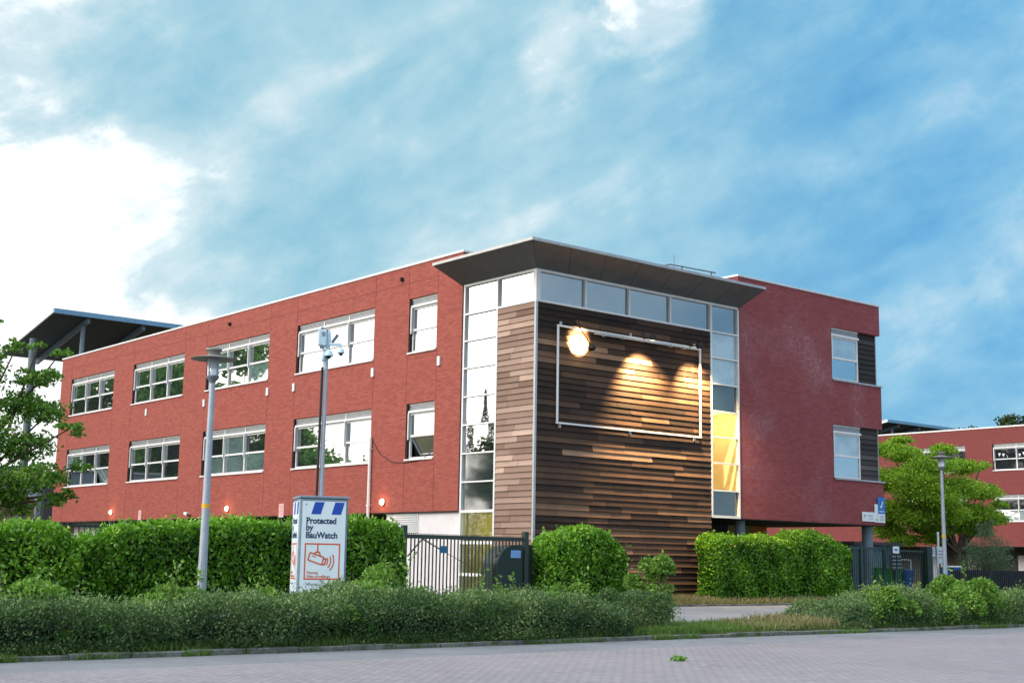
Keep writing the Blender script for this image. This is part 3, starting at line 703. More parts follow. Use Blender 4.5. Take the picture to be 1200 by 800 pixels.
def spot(name, loc, tgt, e, size, blend, r=.04):
    l = bpy.data.lights.new(name, 'SPOT'); l.energy = e; l.color = FCOL; l.spot_size = rad(size); l.spot_blend = blend; l.shadow_soft_size = r
    o = bpy.data.objects.new(name, l); COL.objects.link(o); o.location = loc; o.rotation_euler = (Vector(loc) - Vector(tgt)).to_track_quat('Z', 'Y').to_euler(); return o
def flood(base, head, tgt, label, e, size, blend, lit):
    base, head, tgt = Vector(base), Vector(head), Vector(tgt); d = (tgt - head).normalized()
    t = thing('flood_lamp', label, 'flood lamp', base, 0, 'flood lamps lighting the timber wall')
    m = MB(); m.tube([Vector((0, .02, .22)), Vector((0, 0, 0)), (head - base) * .5 + Vector((0, 0, .03)), head - base], .018, 8); m.build('arm', M['black'], t)
    h = head - base
    m = MB(); m.tube([h - d * .12, h - d * .09, h + d * .02, h + d * .05], [.05, .085, .105, .115], 14); m.build('housing', M['black'], t)
    m = MB(); m.tube([h + d * .052, h + d * .056], .10, 14); m.build('lens', M['flood_lens'] if lit else M['glass_dark'], t)
    spot('flood_light', head + d * .09, tgt, e, size, blend)
flood((1.55, -.17, 8.52), (1.66, -.62, 7.86), (1.66, 0, 8.05), 'black flood lamp on a thin drooping arm by the bright glow', 2400, 84, .75, True)
flood((4.30, -.17, 8.48), (4.0, -.85, 8.40), (4.40, .05, 6.45), 'small flood lamp at middle of the frame top rail, above a wide glow', 3300, 94, .95, True)
flood((6.40, -.17, 8.48), (6.12, -.85, 8.38), (6.95, .05, 6.2), 'small flood lamp at the right end of the frame top rail', 2200, 88, .95, True)

# ------------------------------------------------------------------ second wing far right
X2 = 59.6
S2 = thing('school_wing', 'distant red brick school wing with white windows behind the light green tree', 'building', (X2 + 5, 30, G)); OR2 = (X2 + 5, 30, G)
W2 = [(15.70, 20.85), (22.94, 28.09), (30.18, 35.33)]
mb = MB(); wall_plane(mb, 'x', X2, 3, 80, ZB, ZT, [(a, b, z0, z1) for a, b in W2 for z0, z1 in ROWS])
mb.face([(X2, 3, ZB), (X2 + 12, 3, ZB), (X2 + 12, 3, ZT), (X2, 3, ZT)]); mb.build('brick_wall', M['brick_far'], S2, OR2)
mb = MB(); mb.box(X2 - .04, X2 + .3, 2.95, 80, ZT, ZT + .1); mb.build('coping', M['coping'], S2, OR2)
mb = MB(); mb.box(X2 + .1, X2 + 12, 3.1, 79.9, ZT - .3, ZT - .2); mb.build('roof', M['roof'], S2, OR2)
mb = MB(); mb.box(X2 + .02, X2 + 12, 3.02, 80, ZB - .03, ZB + .02); mb.build('soffit', M['soffit'], S2, OR2)
mb = MB(); mb.box(X2 + 2.6, X2 + 2.8, 3.1, 80, G - .1, ZB - .04); gf = mb.build('ground_floor_wall', M['soffit'], S2, OR2)
for y in (17.2, 19.6, 23.5, 27.0, 31.5):
    mb = MB(); mb.box(X2 + 2.5, X2 + 2.59, y, y + 1.1, G, 2.5); mb.build('pale_panel', M['render_white'], S2, OR2)
for y in (18.6, 25.6, 32.8, 40, 47.3):
    mb = MB(); mb.tube([(X2 + .8, y, G - .1), (X2 + .8, y, ZB - .04)], .17, 12); mb.build('column', M['column'], S2, OR2)
for k, (a, b) in enumerate(W2):
    for j, (z0, z1) in enumerate(ROWS): window(S2, OR2, (X2, b, z0), -rad(90), b - a, z1 - z0, 3, [4] if j == 0 else [3, 4])
mb = MB()
for k in range(16): mb.face([(X2 + .145, 20.5 - k * .30, 9.45 - .05 * (k % 3)), (X2 + .145, 20.3 - k * .30, 9.45 - .05 * (k % 3)), (X2 + .145, 20.4 - k * .30, 9.22 - .05 * (k % 3))])
mb.build('bunting', M['sign_white'], S2, OR2)

# big canopies over the far ends
def big_canopy(dx, y0, label, post=True):
    P = [at(64, 365, 'y', 41), at(209, 382.5, 'y', 41), at(0, 416, 'y', 41)]
    x0 = P[0].x + dx; x1 = x0 + 13; zt = P[0].z; ya = y0; yb = y0 + 9.5
    # far edge lies lower: found along the left end of the roof
    d = ray(2, 416); k = (x0 - dx - CAM.x) / d.x; Q = CAM + d * k
    yb = y0 + (Q.y - 41); zb = Q.z
    t = thing('roof_canopy', label, 'canopy', (x0 + 6, y0 + 3, G)); o = (x0 + 6, y0 + 3, G)
    m = MB(); th = .14
    m.faces([(x0, ya, zt), (x1, ya, zt), (x1, yb, zb), (x0, yb, zb), (x0, ya, zt + th), (x1, ya, zt + th), (x1, yb, zb + th), (x0, yb, zb + th)], [(3, 2, 1, 0), (4, 5, 6, 7), (1, 2, 6, 5), (2, 3, 7, 6)])
    m.build('roof_deck', paint('dark_blue_deck', (.035, .045, .055), .7), t, o)
    m = MB(); m.obox((x0 - .04, ya - .05, zt + .05), (x1, ya - .05, zt + .05), .1, .26); m.build('fascia', paint('fascia_blue', (.16, .33, .50), .5), t, o)
    m = MB(); m.obox((x0 - .05, ya - .05, zt + .07), (x0 - .05, yb, zb + .07), .09, .24); m.build('fascia', M['coping'], t, o)
    for k in range(4):
        xx = x0 + 2.0 + k * 3.2
        m = MB(); m.obox((xx, ya + .2, zt - .2), (xx, yb - .2, zb - .2), .16, .3); m.build('rafter', M['column'], t, o)
    for k in range(2):
        xx = x0 + 2.0 + k * 6.4; f = .12
        m = MB(); m.tube([(xx, ya + (yb - ya) * f, 10.9 if True else G), (xx, ya + (yb - ya) * f, zt + (zb - zt) * f - .3)], .13, 12); m.build('post', M['column'], t, o)
    return t, x0, ya, yb, zt, zb
tc, cx0, cya, cyb, czt, czb = big_canopy(0, 41, 'dark sloping roof canopy on posts above the far left end of the brick wing')
m = MB(); pb = at(27, 560, 'y', 43.5)
m.tube([(pb.x, 43.5, G - .1), (pb.x, 43.5, czt - 1.2)], .2, 14); m.build('post', paint('post_grey_blue', (.10, .14, .165), .5), tc, (cx0 + 6, 44, G))
big_canopy(at(1040, 493, 'y', 41).x - at(64, 365, 'y', 41).x, 41, 'dark sloping roof canopy on the distant right wing behind the corner')

# link building far left
LB = thing('link_building', 'low glazed building with white framed windows behind the tree at far left', 'building', (0, 52, G)); OL = (0, 52, G)
mb = MB(); mb.box(-14, 4.3, 50, 58, G - .1, 6.4); mb.build('wall', paint('pale_blue_panels', (.40, .52, .62), .6), LB, OL)
mb = MB(); mb.box(-14.1, 4.4, 49.9, 58, 6.4, 6.55); mb.build('roof', M['coping'], LB, OL)
mb = MB(); mb.box(4.3, 5.4, 49.6, 58, G - .1, 6.3); mb.build('end_pier', paint('pier_dark_grey', (.10, .09, .11), .8), LB, OL)
for k in range(6):
    x0 = 4.1 - (k + 1) * 2.4; f = MB()
    f.box(x0, x0 + .1, 49.9, 50, 1.0, 4.9); f.box(x0 + 2.2, x0 + 2.3, 49.9, 50, 1.0, 4.9); f.box(x0 + 1.1, x0 + 1.2, 49.9, 50, 1.1, 4.8); f.box(x0 + .1, x0 + 2.2, 49.9, 50, 1.0, 1.1); f.box(x0 + .1, x0 + 2.2, 49.9, 50, 4.8, 4.9); f.box(x0 + .1, x0 + 1.1, 49.9, 50, 4.05, 4.12)
    w_ = f.build('window', M['white'], LB, OL)
    p = MB(); p.mi = k % 2; p.face([(x0 + .1, 49.95, 1.1), (x0 + 2.2, 49.95, 1.1), (x0 + 2.2, 49.95, 4.8), (x0 + .1, 49.95, 4.8)]); q = p.build('pane', [M['glass_curtain'], M['glass_dark']], w_)
    for ob in (q,): ob.location = (-OL[0], -OL[1], -OL[2])

# ------------------------------------------------------------------ street lamps
def lamp_mesh(loc, label):
    t = thing('street_lamp', label, 'street lamp', loc, 0, 'street lamps with flat disc tops')
    H = 5.26
    m = MB(); m.tube([(0, 0, -.1), (0, 0, 1.0), (0, 0, 2.4), (0, 0, H - .62)], [.088, .083, .070, .052], 16); m.build('pole', M['pole'], t)
    m = MB(); m.tube([(0, 0, 2.28), (0, 0, 2.36)], .075, 16); m.build('sticker', M['yellow'], t)
    m = MB(); m.lathe((0, 0, H - .66), [(.055, 0), (.06, .03), (.115, .10), (.125, .14), (.0, .14)], 20); m.build('collar', M['lamp_collar'], t)
    m = MB(); m.lathe((0, 0, H - .52), [(.105, 0), (.118, .36), (.0, .36)], 20); m.build('glass_cylinder', M['lamp_glass'], t)
    m = MB(); m.lathe((0, 0, H - .18), [(.0, -.005), (.16, -.005), (.425, -.03), (.428, -.022), (.16, .035), (.12, .04)], 36); m.build('disc_shade', M['lamp_disc'], t)
    m = MB(); m.lathe((0, 0, H - .15), [(.118, 0), (.12, .10), (.15, .105), (.15, .145), (.0, .15)], 20); m.build('cap', M['lamp_disc'], t)
    m = MB()
    for k in range(4):
        a = k * math.pi / 2 + .4; m.box(.118 * math.cos(a) - .008, .118 * math.cos(a) + .008, .118 * math.sin(a) - .008, .118 * math.sin(a) + .008, H - .53, H - .17)
    m.build('stay', M['pole'], t)
    return t
lp = at(239, 690, 'y', -6.6)
L1 = lamp_mesh((lp.x - .05, -6.6, .17), 'tall grey street lamp rising from the front hedge at left')
L2 = copy_tree(L1); l2 = at(1106.5, 640, 'y', -2.6)
L2.location = (l2.x, -2.6, .36); L2['label'] = 'grey street lamp standing in front of the light green tree at right'

# ------------------------------------------------------------------ camera tower
base = at(373.5, 650, 'y', -4.95); ang = math.atan2(rt.y, rt.x) + rad(17)
TW = thing('camera_tower', 'white and blue cabinet with a mast of security cameras and orange camera emblem', 'camera tower', (base.x, -4.95, gz(-5)), ang)
CWd, CH = .50, 2.55     # half width, height
m = MB(); m.box(-CWd, CWd, -CWd, CWd, .05, CH); m.build('cabinet', M['cab_blue'], TW, bevel=.03)
def graphics(side):
    rz = 0 if side == 0 else -rad(90)
    h = MB(); wq = .56 - .055; h.box(-wq, wq, -.012, .0, .12, CH - .06)
    pn = h.build('front_panel' if side == 0 else 'side_panel', M['panel_white'], TW, loc=(0, -CWd - .001, 0) if side == 0 else (-CWd - .001, 0, 0)); pn.rotation_euler = (0, 0, rz); pn.scale = (CWd / .56, 1, 1)
    def par(x0, x1, z0, z1, sk, nm='stripe'):
        q = MB(); q.face([(x0, -.015, z0), (x1, -.015, z0), (x1 + sk, -.015, z1), (x0 + sk, -.015, z1)]); return q.build(nm, M['blue'], pn)
    T = CH - .075
    par(-.30, -.08, T - .25, T, .08); par(.17, .39, T - .25, T, .08); par(-.33, -.12, T - 2.08, T - 1.83, .07); par(.17, .39, T - 2.08, T - 1.83, .07)
    R_ = (rad(90), 0, 0)
    for s_, z_ in (('Protected', T - .44), ('by', T - .58), ('BauWatch', T - .735)):
        text('lettering', s_, .178, M['navy'], pn, (-.41, -.014, z_), R_, bold=.006, sx=.98)
    q = MB(); a, b, z0, z1 = -.42, .40, T - 1.58, T - .84; w = .030
    q.box(a, b, -.015, -.0125, z1 - w, z1); q.box(a, b, -.015, -.0125, z0, z0 + w); q.box(a, a + w, -.015, -.0125, z0 + w, z1 - w); q.box(b - w, b, -.015, -.0125, z0 + w, z1 - w)
    q.build('emblem_frame', M['orange_ink'], pn)
    q = MB()
    def seg(p, r, wd=.030): q.obox((p[0], -.014, p[1]), (r[0], -.014, r[1]), wd, .003, (0, 1, 0))
    cx, cz = -.13, T - 1.16
    def rot(x, z, a=rad(-17)): return (cx + x * math.cos(a) - z * math.sin(a), cz + x * math.sin(a) + z * math.cos(a))
    c4 = [rot(-.19, -.08), rot(.14, -.08), rot(.14, .08), rot(-.19, .08)]
    for i in range(4): seg(c4[i], c4[(i + 1) % 4])
    c5 = [rot(.14, -.05), rot(.20, -.07), rot(.20, .07), rot(.14, .05)]
    for i in range(3): seg(c5[i], c5[i + 1])
    seg(rot(-.13, .03), rot(-.03, .03), .018)
    seg((cx + .01, T - .86), (cx + .01, cz + .13)); seg((cx - .06, cz + .10), (cx - .03, cz + .14)); seg((cx - .03, cz + .14), (cx + .05, cz + .14)); seg((cx + .05, cz + .14), (cx + .08, cz + .06))
    for k, rr in enumerate((.12, .19, .26)):
        pts = [(cx + .13 + rr * math.cos(th), cz - .03 + rr * math.sin(th)) for th in np.linspace(rad(-48), rad(28), 9)]
        for i in range(8): seg(pts[i], pts[i + 1], .026)
    q.build('camera_emblem', M['orange_ink'], pn)
    text('small_lettering', 'Warning', .075, M['orange_ink'], pn, (-.36, -.0145, T - 1.46), R_, bold=.001)
    text('small_lettering', 'Video surveillance', .075, M['orange_ink'], pn, (-.36, -.0145, T - 1.535), R_, bold=.001)
    text('small_lettering', '\u2022 bauwatch.nl', .08, M['pole'], pn, (-.42, -.0145, T - 1.69), R_, bold=.001)
    text('small_lettering', '24/7', .08, M['pole'], pn, (.24, -.0145, T - 1.68), R_, bold=.001)
    q = MB()
    for (sx_, sz_) in ((-.42, T - .05), (.42, T - .05)): q.tube([(sx_, -.0125, sz_), (sx_, -.018, sz_)], .014, 8)
    q.build('screw', M['lamp_collar'], pn)
graphics(0); graphics(1)
m = MB(); m.box(-CWd - .02, CWd + .02, -CWd - .02, CWd + .02, CH, CH + .05); m.build('lid', M['cab_blue'], TW, bevel=.01)
MH = 5.45
m = MB(); m.tube([(.0, 0, CH), (.0, 0, 4.2), (.0, 0, MH)], [.052, .045, .040], 14); mast = m.build('mast', M['pole'], TW)
m = MB(); m.tube([(-.10, -.03, CH), (-.085, -.03, MH - .1)], .028, 8); m.build('cable', M['black'], TW)
dm = MB(); dm.box(-.205, -.025, -.10, .03, MH + .36, MH + .70); dm.build('radio_box', M['device'], TW, bevel=.02)
dm = MB(); dm.box(-.135, -.06, -.104, -.1005, MH + .56, MH + .65); dm.build('radio_grille', M['cab_blue'], TW)
dm = MB(); dm.box(-.145, -.085, -.05, .0, MH + .70, MH + .765); dm.box(-.16, -.07, -.07, -.01, MH + .30, MH + .36); dm.build('radio_mount', M['cab_blue'], TW)
dm = MB(); dm.tube([(0, 0, MH), (.02, 0, MH + .30), (.035, 0, MH + .55), (.045, 0, MH + .72)], [.04, .045, .05, .02], 12); dm.build('mast_head', M['device'], TW)
def dome(x, z, r, nm='dome_camera'):
    d = MB(); d.lathe((x, -.10, z), [(.0, r * 1.25), (r * .5, r * 1.1), (r * .95, r * .5), (r, 0), (r * 1.1, -.015), (r * 1.1, -.035), (r * .6, -.035)], 18); o = d.build(nm, M['device'], TW)
    d = MB(); d.lathe((x, -.10, z), [(r * .65, -.033), (r * .6, -.06), (r * .35, -.085), (.0, -.095)], 14); d.build('lens', M['black'], o)
dome(.03, MH + .17, .088); dome(.29, MH + .25, .072)
dm = MB(); dm.obox((.03, -.04, MH + .40), (.30, -.10, MH + .40), .05, .06); dm.box(.265, .315, -.125, -.075, MH + .33, MH + .37); dm.build('camera_arm', M['device'], TW, bevel=.01)
dm = MB(); dm.obox((.10, -.04, MH + .44), (.22, -.04, MH + .62), .065, .03, (0, 1, 0)); dm.build('floodlight_bar', M['lamp_collar'], TW, bevel=.006)
dm = MB(); dm.lathe((-.075, -.06, MH + .04), [(.02, .2), (.042, .14), (.045, .02), (.03, -.02), (0, -.02)], 12); dm.build('siren', M['device'], TW)

# ------------------------------------------------------------------ fences and gates
def rail_fence(name, label, cat, x0, x1, y, z0, z1, pitch, mat, posts, bar=.022, group=None, rails=2):
    t = thing(name, label, cat, ((x0 + x1) / 2, y, z0 - .08), 0, group); o = ((x0 + x1) / 2, y, z0 - .08)
    m = MB(); x = x0 + pitch
    while x < x1 - .02: m.box(x - bar / 2, x + bar / 2, y - bar / 2, y + bar / 2, z0, z1 + .0); x += pitch
    m.build('bars', mat, t, o)
    for zz in ([z1 - .06, z0 + .06] if rails == 2 else [z1 - .06]):
        m = MB(); m.box(x0, x1, y - .028, y + .028, zz - .028, zz + .028); m.build('rail', mat, t, o)
    for p in posts:
        m = MB(); m.box(p - .045, p + .045, y - .047, y + .047, z0 - .15, z1 + .06); m.build('post', mat, t, o)
    return t
FG = M['fence_green']
rail_fence('bar_fence', 'dark steel bar fence behind the hedge at far left', 'fence', -22, -6.2, -.75, G + .08, 2.24, .125, FG, (-20, -17.3, -14.6, -12.9, -10.2, -7.5))
# sliding gate
gy = -1.45; gx0, gx1 = -5.45, -1.62
GT = thing('sliding_gate', 'dark green barred sliding gate before the white ground floor wall', 'gate', (-3.5, gy, G)); og = (-3.5, gy, G)
m = MB(); x = gx0 + .16
while x < gx1 - .05: m.box(x - .014, x + .014, gy - .014, gy + .014, G + .2, 2.16); x += .115
m.build('bars', FG, GT, og)
m = MB(); m.box(gx0, gx1, gy - .03, gy + .03, 2.10, 2.20); m.box(gx0, gx1, gy - .03, gy + .03, G + .1, G + .22)
x = gx0 + .04
while x < gx1: m.box(x - .012, x + .012, gy - .004, gy + .004, 2.20, 2.235); x += .06
m.build('frame', FG, GT, og)
m = MB(); m.box(gx0 - .12, gx0, gy - .06, gy + .06, G - .1, 2.42); m.build('post', FG, GT, og)
m = MB(); m.box(gx1 + .03, gx1 + .17, gy - .07, gy + .07, G - .1, 2.36); m.build('post', FG, GT, og)
m = MB(); m.box(gx0 + 1.04, gx0 + 1.27, gy - .035, gy - .018, 1.75, 1.93); m.build('plate', paint('plate_teal_blue', (.02, .13, .26), .5), GT, og)
m = MB(); m.obox((gx0 + .5, gy - .02, 2.08), (gx1 - .8, gy - .02, 1.0), .012, .012); m.obox((gx0 + .5, gy - .02, 2.1), (gx0 + .05, gy - .02, 1.65), .02, .03); m.obox((gx0 + .5, gy - .02, 2.1), (gx0 + 1.05, gy - .02, 1.85), .02, .03); m.build('brace', M['bark'], GT, og)
# quarter round motor cabinet
GB = thing('gate_cabinet', 'dark green round shouldered motor cabinet at the right gate post', 'cabinet', (-2.0, -1.1, G)); ob_ = (-2.0, -1.1, G)
m = MB(); xa, xb, ztop = at(583, 660, 'y', -1.62).x, at(613, 660, 'y', -1.62).x, 2.0; R = xb - xa; pts = [(xa, G - .05)]
for k in range(0, 9):
    th = math.pi - k * math.pi / 2 / 8; pts.append((xa + R * .72 + R * .72 * math.cos(th), ztop - .62 + .62 * math.sin(th)))
pts += [(xb, ztop), (xb, G - .05)]
fr_ = [(p[0], -1.60, p[1]) for p in pts]; bk = [(p[0], -1.0, p[1]) for p in pts]
m.face(fr_); m.face(list(reversed(bk)))
for i in range(len(pts)): j = (i + 1) % len(pts); m.face([fr_[i], bk[i], bk[j], fr_[j]])
m.build('housing', M['gate_box'], GB, ob_, bevel=.015)
m = MB(); m.box(xb - .42, xb - .08, -1.612, -1.602, 1.66, 1.86); m.build('label_plate', paint('plate_light_blue', (.16, .32, .62), .5), GB, ob_)
m = MB(); m.box(xa + .1, xa + .14, -1.612, -1.602, 1.15, 1.2); m.box(xa + .4, xa + .5, -1.612, -1.602, 1.14, 1.18); m.build('lock', M['pole'], GB, ob_)
m = MB(); m.box(gx1 + .20, gx1 + .46, -1.35, -1.0, G - .1, 2.02); tag(m.build('control_post', M['gate_box'], None, (gx1 + .3, -1.2, G), bevel=.01), 'dark green square control post beside the timber corner', 'post')
# right hand entrance
ey = -.75
rail_fence('bar_fence', 'dark green bar fence beside the round column under brick wing', 'fence', 13.0, 16.42, ey, G + .08, 2.27, .115, paint('blue_green_steel', (.022, .055, .060), .5), (13.05, 14.4, 15.75, 16.40), group=None)
rail_fence('entrance_gate', 'dark green barred entrance gate in front of green container', 'gate', 16.55, 18.22, ey, G + .1, 2.22, .13, FG, (16.52,))
m = MB(); m.box(18.24, 18.56, -.9, -.6, G - .1, 2.34); tag(m.build('gate_pillar', M['gate_box'], None, (18.4, -.75, G), bevel=.01), 'thick dark square pillar right of the entrance gate', 'pillar')
t = thing('letterbox_board', 'dark board of small letterboxes with white sign above, beside gate', 'letterboxes', (16.15, -.95, G))
m = MB(); m.box(-.34, .34, -.03, .03, 1.0, 1.56); m.build('board', FG, t); 
for i in range(2):
    for j in range(4):
        m = MB(); m.box(-.30 + i * .31, -.02 + i * .31, -.06, -.03, 1.03 + j * .13, 1.13 + j * .13); bx = m.build('letterbox', M['gate_box'], t, bevel=.006)
        m = MB(); m.box(-.27 + i * .31, -.05 + i * .31, -.064, -.061, 1.105 + j * .13, 1.125 + j * .13); m.build('slot', M['pole'], bx)
m = MB(); m.box(-.17, .17, -.05, -.03, 1.62, 1.86); m.build('sign', M['sign_white'], t)
m = MB(); m.box(-.10, .08, -.054, -.051, 1.70, 1.78); m.build('print', M['sign_blue'], t)
m = MB(); m.box(-.04, .04, -.028, .05, -.1, 1.86); m.build('post', FG, t)
t = thing('waste_container', 'green ribbed waste container behind the entrance gate', 'container', (17.35, .35, G))
m = MB(); m.faces([(-.44, -.35, .12), (.44, -.35, .12), (.44, .35, .12), (-.44, .35, .12), (-.52, -.42, 1.06), (.52, -.42, 1.06), (.52, .42, 1.06), (-.52, .42, 1.06)], [(3, 2, 1, 0), (0, 1, 5, 4), (1, 2, 6, 5), (2, 3, 7, 6), (3, 0, 4, 7)]); m.build('body', M['bin_green'], t)
m = MB()
for k in range(6): m.obox((-.38 + k * .15, -.36, .15), (-.44 + k * .175, -.44, 1.02), .03, .03)
m.build('rib', M['bin_green'], t)
m = MB(); m.box(-.55, .55, -.45, .45, 1.06, 1.13); m.build('lid', M['bin_green'], t, bevel=.02)
for sx in (-.38, .38):
    for sy in (-.28, .28):
        m = MB(); m.tube([(sx - .03, sy, .08), (sx + .03, sy, .08)], .08, 12); m.build('wheel', M['black'], t)
t = thing('wheelie_bin', 'blue wheelie bin beside the green container behind the gate', 'bin', (18.3, .2, G))
m = MB(); m.faces([(-.2, -.2, .08), (.2, -.2, .08), (.2, .22, .08), (-.2, .22, .08), (-.27, -.29, .98), (.27, -.29, .98), (.27, .29, .98), (-.27, .29, .98)], [(3, 2, 1, 0), (0, 1, 5, 4), (1, 2, 6, 5), (2, 3, 7, 6), (3, 0, 4, 7)]); m.build('body', M['bin_blue'], t)
m = MB(); m.box(-.29, .29, -.32, .30, .985, 1.05); m.build('lid', M['bin_blue'], t, bevel=.02)
m = MB(); m.tube([(-.25, .33, .98), (.25, .33, .98)], .02, 8); m.build('handle', M['bin_blue'], t)
for sx in (-.22, .22):
    m = MB(); m.tube([(sx - .03, .2, .09), (sx + .03, .2, .09)], .09, 12); m.build('wheel', M['black'], t)
t = thing('brick_shed', 'grey blue shed door and wall seen through the entrance gate', 'shed', (21.5, 3.6, G))
m = MB(); m.box(-1.6, 1.6, 0, 2.4, -.1, 2.0); m.build('wall', paint('shed_wall', (.09, .12, .14), .8), t)
m = MB(); m.box(-1.0, .6, -.04, -.001, .0, 1.75); m.build('door', paint('shed_door', (.12, .18, .21), .6), t)
m = MB(); m.box(-1.7, 1.7, -.15, 2.5, 2.0, 2.12); m.build('roof', M['soffit'], t)
# notices on posts right of the gate
for (px, py, w, h, post, lab) in ((1092, 646, .40, .34, True, 'grey notice plate on a post right beside the gate pillar'), (1102, 650, .44, .62, True, 'white notice plate with print on a post behind the right street lamp')):
    P = at(px, py, 'y', -.5); t = thing('notice_board', lab, 'notice', (P.x, -.5, G)); z = P.z - G
    m = MB(); m.box(-w / 2, w / 2, -.02, .02, z - h / 2, z + h / 2); m.build('plate', paint('notice_pale', (.46, .53, .58), .6), t)
    m = MB()
    for k in range(3): m.box(-w * .32, w * .3, -.024, -.0205, z + h * .25 - k * h * .2 - .012, z + h * .25 - k * h * .2 + .012)
    m.build('print', M['navy'], t)
    m = MB(); m.tube([(0, .03, -.1), (0, .03, z + h / 2)], .03, 8); m.build('post', FG, t)
P = at(1100, 650, 'y', 1.5); m = MB(); m.tube([(P.x, 1.5, G - .1), (P.x, 1.5, 2.95)], .04, 8); m.lathe((P.x, 1.5, 2.95), [(.05, 0), (.05, .03), (0, .05)], 8)
tag(m.build('flag_pole', M['sign_white'], None, (P.x, 1.5, G)), 'thin white pole behind the notice plates at right', 'pole')
t = thing('pale_gate', 'pale barred wicket gate between dark pillar and street lamp', 'gate', (at(1094, 665, 'y', -.3).x, -.3, G))
m = MB()
for k in range(5): m.box(-.22 + k * .105, -.18 + k * .105, -.015, .015, .08, 1.55)
m.build('bars', M['render_white'], t); m = MB(); m.box(-.24, .26, -.02, .02, 1.5, 1.58); m.box(-.24, .26, -.02, .02, .1, .18); m.build('frame', M['grey_frame'], t)
rail_fence('picket_fence', 'low dark picket fence in front of the grey green shrub at right', 'fence', 19.75, 34.0, -.9, G - .02, 1.52, .135, paint('near_black_paint', (.008, .012, .014), .6), (19.8, 22.4, 25.0, 27.6, 30.2, 32.8), bar=.085)
mb = MB()
t = thing('handrail', 'white tubular handrail behind low picket fence and tree trunk', 'handrail', (24.9, 6.0, G))
for z in (1.0, 1.45):
    m = MB(); m.tube([(-1.9, 0, z), (2.5, 0, z)], .03, 8); m.build('rail', M['sign_white'], t)
for x in (-1.9, 0.3, 2.5): m = MB(); m.tube([(x, 0, -.1), (x, 0, 1.45)], .035, 8); m.build('post', M['sign_white'], t)
P = at(1112, 666, 'y', 2.0)
t = thing('parked_scooter', 'blue box standing behind the low fence beside right street lamp', 'box', (P.x, 2.0, G)); t.name = 'storage_box'
m = MB(); m.box(-.42, .42, -.3, .3, 0, 1.15); m.build('body', M['bin_blue'], t, bevel=.03); m = MB(); m.box(-.45, .45, -.33, .33, 1.15, 1.22); m.build('lid', M['sign_white'], t, bevel=.02)

# ------------------------------------------------------------------ foliage
def leaf_mesh(name, C, S, A, mat, parent, org=(0, 0, 0), width=.5, rv=None, B=None):
    C = np.asarray(C, float) - np.asarray(org, float); n = len(C)
    A = A / (np.linalg.norm(A, axis=1, keepdims=True) + 1e-9)
    if B is None: B = RNG.normal(size=(n, 3))
    B = np.cross(A, B); B /= (np.linalg.norm(B, axis=1, keepdims=True) + 1e-9)
    S = np.asarray(S).reshape(-1, 1) * np.ones((n, 1))
    V = np.empty((n, 4, 3)); V[:, 0] = C - A * S / 2; V[:, 2] = C + A * S / 2; V[:, 1] = C + B * S * width / 2 - A * S * .06; V[:, 3] = C - B * S * width / 2 - A * S * .06
    me = bpy.data.meshes.new(name); me.vertices.add(n * 4); me.vertices.foreach_set('co', V.ravel())
    me.loops.add(n * 4); me.loops.foreach_set('vertex_index', np.arange(n * 4, dtype=np.int32))
    me.polygons.add(n); me.polygons.foreach_set('loop_start', np.arange(0, n * 4, 4, dtype=np.int32)); me.polygons.foreach_set('loop_total', np.full(n, 4, dtype=np.int32))
    me.materials.append(mat); at_ = me.attributes.new('rnd', 'FLOAT', 'FACE')
    if rv is None: rv = np.clip(RNG.beta(2.2, 2.4, n), 0, 1)
    at_.data.foreach_set('value', np.asarray(rv, dtype=np.float32)); me.update(); me.validate()
    o = bpy.data.objects.new(name, me); COL.objects.link(o)
    if parent is not None: o.parent = parent
    else: o.location = org
    return o
class Wob:
    def __init__(s, n=14, f=(.6, 3.2)):
        k = RNG.normal(size=(n, 3)); k /= np.linalg.norm(k, axis=1, keepdims=True); s.k = k * RNG.uniform(f[0], f[1], (n, 1)) * 2; s.p = RNG.uniform(0, 6.28, n)
    def __call__(s, P): return np.sin(P @ s.k.T + s.p).mean(axis=1) * 2.0
